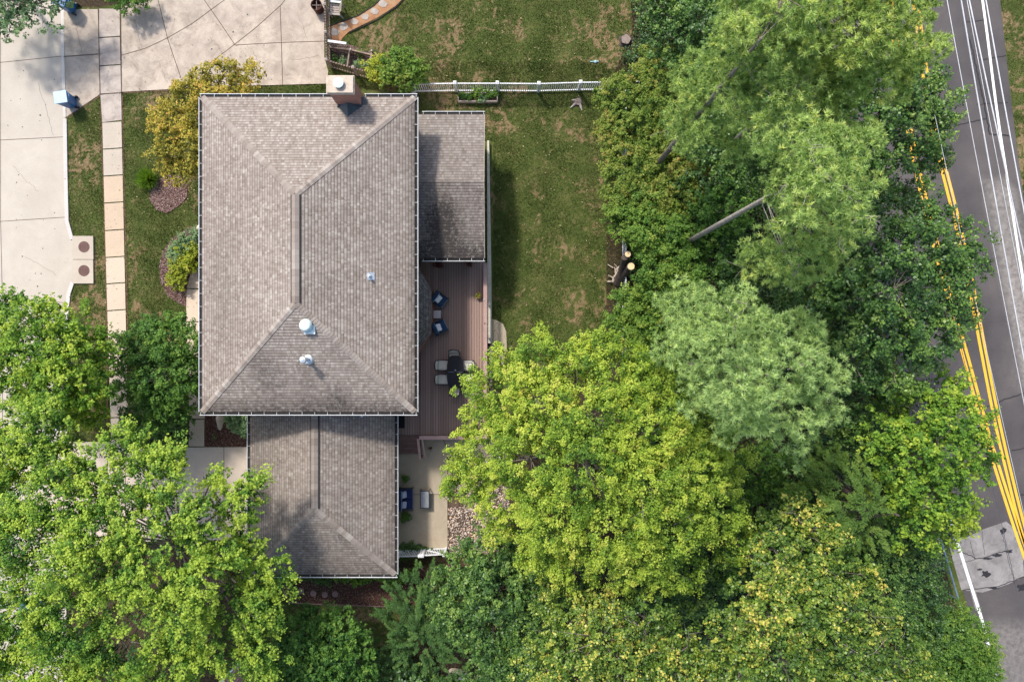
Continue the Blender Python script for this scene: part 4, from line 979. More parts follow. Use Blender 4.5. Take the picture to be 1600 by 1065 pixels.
# chimney
ch = MB().box((-7.66, 11.43, 3.72), (1.1, .68, 7.45)).build('chimney', M['brick'], house, world=True)
MB().box((-7.66, 11.42, 7.50), (1.26, .84, .10)).box((-7.66, 11.42, 7.585), (1.18, .76, .07)).build('chimney_cap', M['stone'], ch, bevel=.012, world=True)
mb = MB().lathe((-7.69, 11.45, 7.62), [(.19, 0), (.19, .10)], 18); mb.build('flue', M['brick'], ch, world=True, smooth=False).data.materials[0] = M['terracotta']
MB().lathe((-7.69, 11.43, 7.76), [(.0, .0), (.23, 0), (.23, .03), (.1, .07)], 4 * 5).build('flue_lid', M['vent'], ch, world=True)
zc0 = E1 + .42 * SL
MB().add([(-8.25, 11.08, E1 + .2), (-7.05, 11.08, E1 + .2), (-7.68, 10.5, E1 + .45), (-7.68, 11.08, E1 + .62)], [(0, 2, 3), (2, 1, 3), (0, 3, 1)]).build('cricket', M['flash'], main_roof, world=True)
MB().box((-6.98, 11.28, E1 + .16), (.26, .42, .06)).box((-7.66, 11.06, E1 + .26), (1.16, .07, .16)).build('flashing', M['flash'], main_roof, world=True)
# roof vents
def zmain(x, y): return E1 + SL * min(x - MX0, MX1 - x, y - MY0, MY1 - y)
def vc(px, py, z): return XY(px, py, z)
x, y = vc(477, 508, 7.45); z = zmain(x, y)
MB().lathe((x, y, z - .1), [(.20, 0), (.20, .28), (.285, .24), (.295, .30), (.25, .40), (.2, .45), (.0001, .46)], 26).box((x + .12, y - .14, z - .0), (.5, .5, .03)).build('roof_vent', M['vent'], main_roof, world=True, smooth=False)
x, y = vc(482, 561, 6.6); z = zmain(x, y)
f = MB().lathe((x, y, z - .15), [(.27, .02), (.26, .16), (.2, .24), (.12, .27)], 22).build('flue_base', M['metal'], main_roof, world=True)
x2, y2 = x, y
MB().lathe((x2, y2, z - .1), [(.09, 0), (.09, .82), (.15, .83), (.16, .95), (.13, 1.0), (.0001, 1.03)], 20).build('metal_flue', M['metal'], main_roof, world=True)
x, y = vc(576, 431, 6.6); z = zmain(x, y)
MB().lathe((x, y, z - .1), [(.05, 0), (.05, .42), (.065, .42), (.065, .46), (.035, .46), (.03, .40)], 14).lathe((x, y, z - .1), [(.15, .03), (.10, .16), (.06, .2)], 16).box((x + .06, y, z + .012), (.34, .34, .025), M=Matrix.Rotation(math.atan(SL), 3, 'Y')).build('plumbing_vent', M['metal'], main_roof, world=True)
x, y = vc(573, 646, 3.1)
MB().tube([(x, y, 2.9), (x, y, E2 + 1.4)], .05, 10).build('downspout', M['white'], house, world=True)
MB().bar((-6.3, -3.6, .1), (-6.3, -3.6, 2.7), .08, .08).build('downspout', M['white'], house, world=True)

# ------------------------------------------------------------ deck
DZ = 0.75
deck = thing('deck', 'brown board deck with a pinkish rail and steps behind the house', 'deck', (-3.3, -.4, 0))
mb = MB(); x = -5.0
while x < -1.55:
    y1 = 4.55; y0 = -5.12
    mb.box((x + .068, (y0 + y1) / 2, DZ - .015), (.122, y1 - y0, .03)); x += .140
x = -6.28
while x < -5.05:
    mb.box((x + .068, -4.02, DZ - .015), (.122, 2.2, .03)); x += .140
mb.build('deck_board', M['deck'], deck, world=True)
MB().bar((-5.03, -2.9, DZ + .003), (-5.03, -5.12, DZ + .003), .10, .036).build('border_board', M['deck_trim2'], deck, world=True)
MB().box((-3.25, -.25, DZ - .2), (3.45, 9.7, .2)).box((-5.65, -4.02, DZ - .2), (1.2, 2.15, .2)).build('joist_frame', M['bark_dark'], deck, world=True)
for i in range(8): MB().box((-1.55, -4.9 + i * 1.3, DZ / 2 - .1), (.12, .12, DZ)).build('support_post', M['wood'], deck, world=True)
RZ = DZ + .95
def rail(a, b, cap=.2, z=RZ):
    a = Vector((*a, z)); b = Vector((*b, z))
    MB().bar(a, b, cap, .035).build('rail_cap', M['deck_trim'], deck, bevel=.006, world=True, seg=1)
    mb = MB(); mb.bar(a + Vector((0, 0, -.1)), b + Vector((0, 0, -.1)), .05, .08); mb.bar(a + Vector((0, 0, -.82)), b + Vector((0, 0, -.82)), .05, .08)
    n = int((b - a).length / .12)
    for i in range(n + 1):
        p = a.lerp(b, i / n); mb.box((p.x, p.y, z - .47), (.035, .035, .72))
    mb.build('baluster', M['deck_trim2'], deck, world=True)
rail((-1.42, 4.15), (-1.42, -5.22)); rail((-1.52, -5.14), (-4.93, -5.14))
for i in range(6): MB().box((-1.42, 4.0 - i * 1.8, RZ - .5), (.1, .1, 1.04)).build('rail_post', M['deck_trim'], deck, world=True)
for px, py in ((756.5, 468), (757.5, 505), (706, 681)):
    q = P(px, py, RZ + .02); MB().lathe(q, [(.03, 0), (.03, .03), (.012, .05)], 10).build('cap_light', M['white'] if px < 757 else M['gutter_dark'], deck, world=True)
# stairs: four treads and stringers
mb = MB()
for k in range(4):
    z = DZ - .15 * (k + 1) + .0; y = -5.14 - .28 * k
    for j in (0, 1): mb.box((-5.68, y - .07 - j * .142, z), (1.14, .136, .035))
mb.build('stair_tread', M['deck_trim2'], deck, world=True)
mb = MB()
for k in range(5): mb.box((-5.68, -5.125 - .28 * k, DZ - .15 * k - .085), (1.14, .02, .15))
mb.build('stair_riser', M['bark_dark'], deck, world=True)
for xx in (-6.27, -5.09): MB().bar((xx, -5.1, DZ - .1), (xx, -6.3, .1), .04, .26).build('stringer', M['deck_trim2'], deck, world=True)
MB().bar((-5.0, -5.2, RZ - .02), (-4.98, -6.42, .98), .13, .035).build('stair_rail', M['deck_trim'], deck, world=True)
mb = MB()
for i in range(8):
    t = i / 7; mb.box((-5.0, -5.25 - 1.1 * t, RZ - .52 - .7 * t), (.035, .035, .9))
mb.box((-4.99, -6.38, .5), (.1, .1, .98)); mb.build('baluster', M['deck_trim2'], deck, world=True)
MB().bar((-4.80, -5.2, RZ - .1), (-4.72, -6.42, .7), .1, .035).build('stair_rail', M['deck_trim'], deck, world=True)

led = MB().prism(poly([(761.5, 222), (764.5, 222), (768, 430), (768.5, 536), (762, 536)]), 0, .30).build('garden_wall', M['ledge'], bevel=0)
tag(led, 'low pale wall running along the deck and porch beside the lawn', 'low wall')
t = thing('door_mat', 'black door mat on the deck beside the garage', 'door mat', P(624, 658, DZ))
MB().box((0, 0, .012), (.56, .74, .02)).build('mat_pad', M['mat'], t, bevel=.008)

# ------------------------------------------------------------ fences
def picket(root, a, b, h, mat, post_mat, pk=.115, posts=True, gate=False, tall=0.0):
    a = Vector((*a, 0)); b = Vector((*b, 0)); d = (b - a).normalized(); Ln = (b - a).length; mb = MB()
    z1 = h - .04
    mb.bar(a + Vector((0, 0, z1)), b + Vector((0, 0, z1)), .05, .08); mb.bar(a + Vector((0, 0, .12)), b + Vector((0, 0, .12)), .05, .08)
    n = max(2, int(Ln / pk))
    for i in range(1, n):
        p = a + d * Ln * i / n; mb.box((p.x, p.y, (h + tall) / 2 + .05), (.036, .036, h + tall - .1), rz=math.atan2(d.y, d.x))
    if gate: mb.bar(a + Vector((0, 0, .15)), b + Vector((0, 0, z1)), .06, .07)
    return mb.build('fence_panel', M[mat], root, world=True)
def post(root, x, y, h, mat, s=.12):
    mb = MB().box((x, y, h / 2), (s, s, h)).box((x, y, h + .02), (s + .05, s + .05, .04)).add(
        [(x - s / 2 - .01, y - s / 2 - .01, h + .04), (x + s / 2 + .01, y - s / 2 - .01, h + .04), (x + s / 2 + .01, y + s / 2 + .01, h + .04), (x - s / 2 - .01, y + s / 2 + .01, h + .04), (x, y, h + .09)],
        [(0, 1, 4), (1, 2, 4), (2, 3, 4), (3, 0, 4)])
    return mb.build('fence_post', M[mat], root, world=True)
fx = [-5.38, -3.08, -.79, 1.45, 3.70, 5.95, 8.2]; fy = [13.84, 13.88, 13.88, 13.86, 13.93, 13.96, 14.0]
wf = thing('picket_fence', 'white picket fence across the top of the back lawn', 'fence', (-.8, 13.85, 0), group=None)
for i in range(6): picket(wf, (fx[i], fy[i]), (fx[i + 1], fy[i + 1]), 1.2, 'white', 'white')
for i in range(7): post(wf, fx[i], fy[i], 1.28, 'white')
picket(wf, (-5.38, 13.82), (-5.30, 11.3), 1.2, 'white', 'white')
wf2 = thing('picket_fence', 'white picket fence hidden in the hedge along the right side of the lawn', 'fence', (6.2, 1, 0))
ys_ = [-.9, 1.4, 3.8, 6.2, 8.6, 11, 13.9]
for a, b in zip(ys_[:-1], ys_[1:]): picket(wf2, (6.15, a), (6.15, b), 1.15, 'white', 'white')
for a in ys_: post(wf2, 6.15, a, 1.22, 'white')
wf3 = thing('picket_fence', 'short white fence with a gate closing the lower end of the patio', 'fence', (-5, -11.6, 0))
picket(wf3, (-6.15, -11.62), (-4.95, -11.58), 1.2, 'white', 'white', pk=.09); g_ = picket(wf3, (-4.85, -11.56), (-3.70, -11.50), 1.2, 'white', 'white', pk=.09, gate=True); g_.name = 'gate'
for x_ in (-6.15, -4.97, -4.83, -3.66): post(wf3, x_, -11.6 + (x_ + 6.15) * .04, 1.26, 'white')
bf = thing('wooden_fence', 'weathered brown picket fence around the neighbour garden bed', 'fence', (-8, 14.6, 0))
bpnts = [(-10.25, 24), (-10.22, 22), (-10.2, 20.0), (-10.14, 18.2), (-10.1, 16.7), (-10.05, 15.2), (-8.6, 14.78), (-7.1, 14.35), (-5.45, 13.85)]
for a, b in zip(bpnts[:-1], bpnts[1:]): picket(bf, a, b, 1.0, 'wood', 'wood', pk=.14, tall=.12)
for a in bpnts[:-1]: post(bf, a[0], a[1], 1.1, 'wood_grey', .1)
gt = thing('garden_gate', 'low pale grey gate rail at the end of the orange path', 'gate', P(529, 68))
a = P(512, 64, .9); b = P(541, 68, .9)
MB().bar(a, b, .12, .04).build('top_rail', M['pillow'], gt, world=True); mb = MB()
for i in range(9): q = a.lerp(b, i / 8); mb.bar((q.x, q.y, .1), (q.x, q.y, .88), .04, .04)
mb.build('picket', M['wood_grey'], gt, world=True)
# raised bed frames of timber
rb = thing('bed_frame', 'brown timber frame dividing the neighbour vegetable bed', 'planter', P(545, 88)); mb = MB()
def tim(p1, p2, z=.3, wd=.07, ht=.25):
    a = P(*p1, z); b = P(*p2, z); mb.bar(a, b, wd, ht)
tim((515, 75), (547, 79)); tim((547, 79), (543, 106)); tim((548, 79), (602, 92)); tim((515, 75), (516, 100)); tim((581, 82), (580, 95), .5)
mb.build('timber', M['wood'], rb, world=True)
for q in ((548, 78), (581, 80)): c = P(*q, .6); MB().box((c.x, c.y, .35), (.09, .09, .7)).build('stake', M['wood_grey'], rb, world=True)
pb = thing('planter_box', 'grey timber planter box of vegetables beneath the white fence', 'planter', P(747, 151)); mb = MB()
c0 = P(716, 145, .3); c1 = P(777, 158, .3)
for a, b in (((c0.x, c1.y), (c1.x, c1.y)), ((c0.x, c0.y), (c1.x, c0.y)), ((c0.x, c0.y), (c0.x, c1.y)), ((c1.x, c0.y), (c1.x, c1.y))): mb.bar((*a, .16), (*b, .16), .06, .30)
mb.build('timber_side', M['wood_grey'], pb, world=True)
MB().box(((c0.x + c1.x) / 2, (c0.y + c1.y) / 2, .12), (c1.x - c0.x - .05, c0.y - c1.y - .05, .2)).build('soil_fill', M['mulch'], pb, world=True)

# ------------------------------------------------------------ overhead cables, guard rail
def cable(p0, p1, z, r, mat, label):
    a = P(*p0, z); b = P(*p1, z); d = (b - a) / (b - a).length; m = (a + b) / 2
    pts = []
    for i in range(25):
        s = -55 + 110 * i / 24; q = m + d * s; q.z = z + .0006 * s * s; pts.append(q)
    o = MB().tube(pts, r, 8).build('overhead_cable', M[mat], smooth=True); tag(o, label, 'cable', 'overhead cables along the road')
cable((1479, 0), (1564, 450), 8.3, .016, 'cable', 'thin grey cable, leftmost of the long wires over the road')
cable((1501, 0), (1579, 450), 7.3, .032, 'cable', 'bright white cable second from the left over the road')
cable((1510.5, 0), (1573, 330), 8.0, .014, 'cable', 'thin faint cable running just left of a thick white one')
cable((1514, 0), (1578, 300), 6.8, .032, 'cable', 'thick white cable that crosses the white edge line')
cable((1540, 0), (1594, 300), 6.8, .030, 'cable', 'white cable farthest right, over the road edge')
cable((1466, 207), (1553, 600), 9.5, .010, 'cable', 'very thin wire running beside the yellow lines')
cable((1549, 750), (1598, 960), 7.0, .012, 'cable_dark', 'thin dark wire crossing the grey road patch')
gr = thing('guard_rail', 'blue grey steel handrail beside the road verge', 'railing', P(1490, 905))
a = P(1470, 842, .9); b = P(1512, 985, .9)
MB().tube([a, b], .05, 10).build('rail', M['rail_blue'], gr, world=True)
for i in range(4):
    q = a.lerp(b, .1 + i * .28); MB().tube([(q.x, q.y, 0), q], .04, 8).build('post', M['rail_blue'], gr, world=True)

# ------------------------------------------------------------ furniture
def cushion_chair(name, label, cat, loc, rz, wd, dp, mat, pil, npil, group=None):
    t = thing(name, label, cat, loc, rz, group)      # faces +x
    mb = MB()
    for sy in (-1, 1):
        mb.box((0, sy * (wd / 2 - .03), .56), (dp, .05, .04))
        mb.bar((-dp / 2 + .04, sy * (wd / 2 - .03), 0), (-dp / 2 + .04, sy * (wd / 2 - .03), .56), .04, .04)
        mb.bar((dp / 2 - .04, sy * (wd / 2 - .03), 0), (dp / 2 - .04, sy * (wd / 2 - .03), .56), .04, .04)
    mb.box((0, 0, .26), (dp - .05, wd - .06, .05)); mb.box((-dp / 2 + .02, 0, .55), (.04, wd - .02, .6))
    mb.build('frame', M['black'], t)
    k = npil; cw = (wd - .12) / k
    for i in range(k):
        y = -wd / 2 + .06 + cw * (i + .5)
        s = MB().box((.06, y, .36), (dp - .14, cw - .015, .15)).build('seat_cushion', M[mat], t, bevel=.045, smooth=True)
        b = MB().box((-dp / 2 + .14, y, .68), (.16, cw - .015, .5), M=Matrix.Rotation(-.18, 3, 'Y')).build('back_cushion', M[mat], t, bevel=.05, smooth=True)
        MB().bar((-dp / 2 + .235, y - cw / 2 + .02, .86), (-dp / 2 + .235, y + cw / 2 - .02, .86), .022, .022).build('piping', M['trimgrey'], b)
        MB().box((-dp / 2 + .33, y, .60), (.12, min(.40, cw * .66), .30), M=Matrix.Rotation(-.75, 3, 'Y') @ Matrix.Rotation(.1 if i else -.12, 3, 'X')).build('pillow', M[pil], t, bevel=.05, smooth=True)
    MB().bar((dp / 2 - .015, -wd / 2 + .08, .42), (dp / 2 - .015, wd / 2 - .08, .42), .016, .016).build('piping', M['trimgrey'], t)
    return t
cushion_chair('patio_armchair', 'navy cushioned armchair on the deck, the one nearer the porch roof', 'chair', XY(686.5, 468, 1.2) + (DZ,), math.radians(-36), .76, .74, 'navy', 'pillow', 1, 'navy armchairs on the deck')
cushion_chair('patio_armchair', 'navy cushioned armchair on the deck, the one nearer the dining table', 'chair', XY(687, 511, 1.2) + (DZ,), math.radians(27), .76, .74, 'navy', 'pillow', 1, 'navy armchairs on the deck')
cushion_chair('loveseat', 'indigo blue two seat sofa with two grey pillows against the garage', 'sofa', XY(634, 779.5, .5) + (.05,), 0, 1.24, .80, 'navy2', 'pillow_grey', 2)
t = thing('side_table', 'small pale grey square table between the two navy armchairs', 'table', XY(683, 491, 1.2) + (DZ,))
MB().box((0, 0, .43), (.40, .42, .03)).build('table_top', M['greytable'], t, bevel=.01)
for sx in (-1, 1):
    for sy in (-1, 1): MB().bar((sx * .17, sy * .17, 0), (sx * .17, sy * .17, .42), .03, .03).build('leg', M['greytable'], t)
t = thing('coffee_table', 'low patio table with grey glass top and dark frame', 'table', XY(664, 779.5, .4) + (.05,))
mb = MB()
for a, b in (((-.24, -.47), (.24, -.47)), ((-.24, .47), (.24, .47)), ((-.24, -.47), (-.24, .47)), ((.24, -.47), (.24, .47))): mb.bar((*a, .42), (*b, .42), .05, .04)
mb.build('frame', M['black'], t); MB().box((0, 0, .425), (.44, .90, .012)).build('table_top', M['glass_grey'], t)
for sx in (-1, 1):
    for sy in (-1, 1): MB().bar((sx * .25, sy * .50, 0), (sx * .24, sy * .48, .43), .04, .04).build('leg', M['black'], t)
tc = XY(711.5, 581, 1.45)
t = thing('dining_table', 'black rounded patio dining table on the deck', 'table', (tc[0], tc[1], DZ))
pts = [(math.copysign(abs(math.cos(a)) ** .55, math.cos(a)) * .46, math.copysign(abs(math.sin(a)) ** .75, math.sin(a)) * .88) for a in [2 * math.pi * i / 40 for i in range(40)]]
MB().prism(pts, .70, .735).build('table_top', M['table_top'], t)
MB().box((-.22, 0, .738), (.3, .018, .004)).box((.22, 0, .738), (.3, .018, .004)).lathe((0, .1, .735), [(.04, 0), (.04, .008)], 14).build('seam', M['glass_grey'], t)
for sx in (-1, 1):
    for sy in (-1, 1): MB().bar((sx * .3, sy * .6, 0), (sx * .27, sy * .55, .7), .05, .05).build('leg', M['black'], t)
def dchair():
    t = thing('dining_chair', 'x', 'chair', (0, 0, 0), 0, 'black framed chairs around the dining table')
    MB().box((0, 0, .43), (.50, .50, .05)).build('seat', M['beige'], t, bevel=.02, smooth=True)
    MB().box((0, -.30, .72), (.46, .04, .50), M=Matrix.Rotation(.2, 3, 'X')).build('backrest', M['beige'], t, bevel=.015, smooth=True)
    mb = MB()
    for s in (-1, 1):
        mb.tube([(s * .28, .26, 0), (s * .28, .26, .62), (s * .28, -.1, .65), (s * .27, -.27, .62), (s * .25, -.36, .98)], .028, 6)
        mb.tube([(s * .28, -.27, 0), (s * .27, -.26, .6)], .02, 6)
    mb.tube([(-.25, -.36, .98), (0, -.40, 1.0), (.25, -.36, .98)], .034, 6); mb.tube([(-.27, .24, .42), (.27, .24, .42)], .015, 6)
    mb.build('frame', M['black'], t, smooth=True)
    return t
dc = dchair()
CH = [((709.5, 558), math.pi, 'dining chair with grey sling at the upper end of the black table'), ((692, 570.5), -math.pi / 2, 'dining chair on the house side of the table, nearer the armchairs'),
      ((692, 592.5), -math.pi / 2, 'dining chair on the house side of the table, nearer the steps'), ((731, 571), math.pi / 2, 'dining chair on the lawn side of the table, nearer the armchairs'),
      ((731, 592.5), math.pi / 2, 'dining chair on the lawn side of the table under the maple'), ((711, 606), 0, 'dining chair at the lower end of the table, mostly under maple leaves')]
for i, (q, rz, lab) in enumerate(CH):
    c = dc if i == 0 else copy_tree(dc)
    c.location = XY(*q, 1.3) + (DZ,); c.rotation_euler.z = rz; c['label'] = lab

# bins
def bin_(px, py, rz, label, lid='bin_lid_reflect'):
    t = thing('wheeled_bin', label, 'bin', P(px, py), rz, 'blue wheeled bins')
    mb = MB().add([(-.24, -.26, .06), (.24, -.26, .06), (.24, .26, .06), (-.24, .26, .06), (-.31, -.31, .98), (.31, -.31, .98), (.31, .31, .98), (-.31, .31, .98)],
                  [(3, 2, 1, 0), (4, 5, 6, 7), (0, 1, 5, 4), (1, 2, 6, 5), (2, 3, 7, 6), (3, 0, 4, 7)])
    mb.build('bin_body', M['bin_blue'], t, bevel=.02)
    MB().box((-.02, 0, 1.02), (.70, .66, .06)).build('lid', M[lid], t, bevel=.02)
    MB().tube([(.36, -.24, .96), (.42, 0, .97), (.36, .24, .96)], .022, 8).build('handle', M['bin_blue'], t)
    for s in (-1, 1):
        MB().tube([(.27, s * .29 - .03, .13), (.27, s * .29 + .03, .13)], .13, 14).build('wheel', M['black'], t)
bin_(114, 162, .15, 'blue wheeled bin with pale reflection-painted lid standing at the kerb beside the driveway')
bin_(113, 14, -.3, 'blue wheeled bin at the top edge under overhanging leaves', 'bin_blue')
bin_(62, 938, .5, 'teal blue wheeled bin glimpsed through the front maple', 'bin_blue')
bin_(54, 982, .2, 'wheeled bin with pale reflection-painted lid glimpsed through the front maple, nearest the bottom left corner')
# neighbour's things
t = thing('fire_pit', 'round rusty iron barrel standing on the neighbour driveway', 'barrel', P(499, 16))
MB().lathe((0, 0, 0), [(.26, 0), (.29, .5), (.31, .62), (.28, .62), (.26, .5), (.22, .3)], 24).build('barrel_body', M['barrel'], t, smooth=False)
MB().bar((-.26, 0, .55), (.26, 0, .55), .03, .02).bar((0, -.26, .55), (0, .26, .55), .03, .02).build('grate', M['cut_old'], t)
t = thing('garden_chair', 'weathered grey slatted garden chair by the orange path', 'chair', P(526, 20), math.radians(85))
mb = MB()
for i in range(5): mb.box((-.24 + i * .12, .02, .38), (.095, .48, .025))
mb.build('seat', M['wood_grey'], t); mb = MB()
for i in range(5): mb.bar((-.24 + i * .12, -.22, .36), (-.25 + i * .125, -.5, .92), .09, .02)
mb.build('backrest', M['wood_grey'], t)
for s in (-1, 1):
    MB().box((s * .34, -.05, .56), (.11, .62, .025)).build('armrest', M['pillow'] if s > 0 else M['wood_grey'], t)
    MB().bar((s * .31, .2, 0), (s * .31, .2, .56), .08, .04).build('leg', M['wood_grey'], t)
    MB().bar((s * .31, -.4, 0), (s * .31, -.3, .56), .08, .04).build('leg', M['wood_grey'], t)
def stump(px, py, r, h, label, mat='cut_old', roots=5, seed=1):
    t = thing('tree_stump', label, 'stump', P(px, py)); r_ = random.Random(seed); mb = MB(); n = 18; vs = []
    for z, k in ((0, 1.45), (h * .4, 1.12), (h, 1.0)):
        for i in range(n):
            a = 2 * math.pi * i / n; q = r * k * (1 + .10 * math.sin(roots * a + seed) * (2.0 if z == 0 else .7))
            vs.append((q * math.cos(a), q * math.sin(a), z))
    mb.add(vs, [(j * n + i, j * n + (i + 1) % n, (j + 1) * n + (i + 1) % n, (j + 1) * n + i) for j in (0, 1) for i in range(n)])
    mb.build('bark', M['bark_dark'], t)
    c = MB(); c.add([(v[0] * .96, v[1] * .96, h + .005) for v in vs[2 * n:]], [tuple(range(n))]).build('cut_face', M[mat], t); return t
stump(977, 64, .27, .22, 'round flat cut stump on bare soil in the neighbour lawn')
st = stump(903, 160, .2, .12, 'old broken stump on the lawn below the white fence', roots=3, seed=4)
MB().tube([(-.1, -.05, .06), (-.42, -.32, .02)], [.10, .03], 6).tube([(.1, -.1, .06), (.22, -.46, .02)], [.09, .03], 6).tube([(-.1, .1, .05), (-.36, .12, .0)], [.08, .03], 6).build('root', M['wood_grey'], st)
cs = thing('cut_tree', 'cut down dark trunk with two fresh round saw cuts in a gap of the hedge', 'stump', P(968, 437))
MB().tube([P(966, 440, .0), P(972, 425, 1.0), P(976, 402, 2.6)], [.3, .22, .17], 12).tube([P(970, 432, .5), P(978, 425, 1.4), P(985, 414, 2.3)], [.2, .19, .18], 12).build('trunk', M['bark_dark'], cs, world=True)
for q, r in ((P(981, 397, 2.75), .15), (P(986, 416, 2.45), .18)):
    MB().lathe((q.x, q.y, q.z), [(r * 1.05, -.5), (r * 1.05, 0)], 16).build('stub', M['bark'], cs, world=True)
    MB().lathe((q.x, q.y, q.z), [(r, 0), (r, .015)], 16).build('cut_face', M['cut_wood'], cs, world=True)
wr = random.Random(3); mb = MB()
for i in range(16):
    q = P(964 + wr.uniform(-7, 7), 430 + wr.uniform(-12, 14), .1); a = wr.uniform(0, 3.1)
    mb.tube([q, q + Vector((math.cos(a) * .35, math.sin(a) * .35, wr.uniform(-.05, .25)))], [wr.uniform(.03, .07), .02], 5)
mb.build('splintered_wood', M['stone'], cs, world=True)
t = thing('sprinkler', 'small pale teal sprinkler lying on the neighbour lawn', 'sprinkler', P(929, 97))
MB().tube([(-.25, 0, .03), (.22, .02, .04)], .03, 6).lathe((.05, 0, 0), [(.09, 0), (.07, .08), (.02, .12)], 10).build('sprinkler_head', M['drip'], t)
def rock(px, py, s, label, seed, name='boulder', mat='stone'):
    bm = bmesh.new(); bmesh.ops.create_icosphere(bm, subdivisions=3, radius=1); r_ = random.Random(seed); ph = [r_.uniform(0, 6) for _ in range(6)]
    for v in bm.verts:
        c = v.co; k = 1 + .13 * math.sin(3 * c.x + ph[0]) + .12 * math.sin(3.4 * c.y + ph[1]) + .1 * math.sin(5 * c.z + ph[2] + 3 * c.x) + .03 * math.sin(13 * c.x + 11 * c.y + ph[3])
        v.co = Vector((c.x * s[0] * k * (1 - .35 * (c.y < 0) * abs(c.y)), c.y * s[1] * k, c.z * s[2] * k))
    me = bpy.data.meshes.new(name); bm.to_mesh(me); bm.free(); me.materials.append(M[mat]); me.shade_smooth()
    o = bpy.data.objects.new(name, me); COL.objects.link(o); o.location = P(px, py); return tag(o, label, 'rock')
rock(343.5, 657, (.26, .44, .22), 'tan pointed boulder on dark mulch in the corner by the garage', 1)
rock(312, 357, (.22, .18, .16), 'small pinkish rock at the tip of the front planting bed', 3)
rock(715, 1052, (.5, .3, .25), 'pale stones in the shrubs at the bottom edge', 5)
for i, (px, py) in enumerate([(471, 922), (490, 926), (508, 928), (524, 927)]):
    o = MB().lathe((0, 0, 0), [(.17, 0), (.17, .05), (.155, .06)], 20).build('round_paver', M['paver']); o.location = P(px, py, 0.02)
    tag(o, ['round mauve stepping stone nearest the big front maple', 'round mauve stepping stone second from the front maple', 'dark round stepping stone third along the mulch bed', 'faint round stepping stone fourth along the mulch bed'][i], 'stepping stone', 'round pavers in the side bed')
rd_ = thing('toy_cone', 'small red orange cone beside the lower driveway edge', 'cone', P(281, 850))
MB().lathe((0, 0, 0), [(.15, .03), (.05, .45), (.03, .5)], 16).build('cone_body', M['red'], rd_); MB().box((0, 0, .015), (.34, .34, .03)).build('foot', M['red'], rd_)
MB().lathe((0, 0, 0), [(.1, .2), (.08, .3)], 16).build('stripe', M['white'], rd_)
nb = thing('shed', 'corner of a reddish shingled shed roof with white gutter at the bottom edge', 'shed', P(380, 1070))
za = 2.3
c0 = P(375, 1036, za); c1 = P(354, 1058, za); c2 = P(392, 1041, za)
u_ = (c1 - c0).normalized(); v_ = Vector((-u_.y, u_.x, 0)); v_ = v_ if v_.x > 0 else -v_
A = c0; B = c0 + u_ * 3.2; C_ = B + v_ * 2.2; D_ = c0 + v_ * 1.1 ; D2 = c0 + v_ * 2.2
R = Roof(); U = (A - B).normalized(); V = Vector((v_.x * .93, v_.y * .93, .36))
M['shingle_red'] = shingle_mat('red_brown_shingles', [(0, (.13, .07, .06)), (.5, (.26, .14, .12)), (1, (.40, .30, .25))], .2)
n_ = U.cross(V)
if n_.z < 0: R.plane(A, -U, V, 3.2, 1.3, 0, 0)
else: R.plane(B, U, V, 3.2, 1.3, 0, 0)
R.build('roof', M['shingle_red'], nb, lambda *a: .1)
MB().bar(A - v_ * .06, B - v_ * .06, .09, .1).bar(A + Vector((0, 0, .03)) - u_ * .05, A - u_ * .05 + v_ * 1.2 + Vector((0, 0, .45)), .07, .06).build('gutter', M['white'], nb, world=True)
MB().prism([(p.x, p.y) for p in (A + v_ * .2 + u_ * .2, B + v_ * .2, B + v_ * 1.2, A + v_ * 1.2 + u_ * .2)], 0, za - .02).build('wall', M['siding'], nb, world=True)
t = thing('mailbox', 'pale box post glimpsed through leaves beside the street', 'mailbox', P(113, 666))
MB().box((0, 0, .5), (.1, .1, 1.0)).build('post', M['wood_grey'], t); MB().box((0, 0, 1.1), (.5, .22, .2)).build('box', M['pillow'], t, bevel=.03)

# ------------------------------------------------------------ potted and small plants
def plant(name, cat, label, px, py, r, h, mat, z=0.0, leaf=.09, n=260, pot=None, seed=1, spiky=False, group=None, petals=None):
    r_ = np.random.default_rng(seed); t = thing(name, label, cat, P(px, py, z), group=group)
    if pot: MB().lathe((0, 0, 0), [(.11, 0), (.16, .26), (.17, .28), (.145, .28), (.13, .2)], 18).build('pot', M[pot], t)
    b = .22 if pot else 0.02
    d = unit(r_.normal(size=(n, 3)) * np.array([1, 1, .8])); d[:, 2] = np.abs(d[:, 2])
    rad = r_.random((n, 1)) ** .5
    rad = rad * (1 + .25 * np.sin(3 * np.arctan2(d[:, 1], d[:, 0]) + seed))[:, None]
    p = d * rad * np.array([r, r, h]) + np.array([0, 0, b])
    if spiky:
        V = needles(p * .25 + np.array([0, 0, b * .7]), unit(d + np.array([0, 0, .5])), r * r_.uniform(.7, 1.3, n), .035, r_); npf = 3
    else: V = diamonds(p, unit(d * .6 + np.array([0, 0, .7]) + r_.normal(0, .45, (n, 3))), leaf * r_.uniform(.6, 1.2, n), leaf * .7, r_); npf = 4
    np_mesh('foliage', V, npf, np.clip(r_.normal(.5, .2, n), 0, 1), M[mat], t, world=False)
    mb = MB()
    for k in range(7):
        a = k * .9; mb.tube([(0, 0, .0), (math.cos(a) * r * .4, math.sin(a) * r * .4, h * .5 + b)], [.012, .005], 4)
    mb.build('stem', M['bark'], t)
    if petals:
        q = p[r_.choice(n, 24)] + np.array([0, 0, .03]); V = diamonds(q, unit(r_.normal(0, .4, (24, 3)) + np.array([0, 0, 1])), .05, .05, r_)
        np_mesh('flower', V, 4, np.full(24, .9), M[petals], t, world=False)
    return t
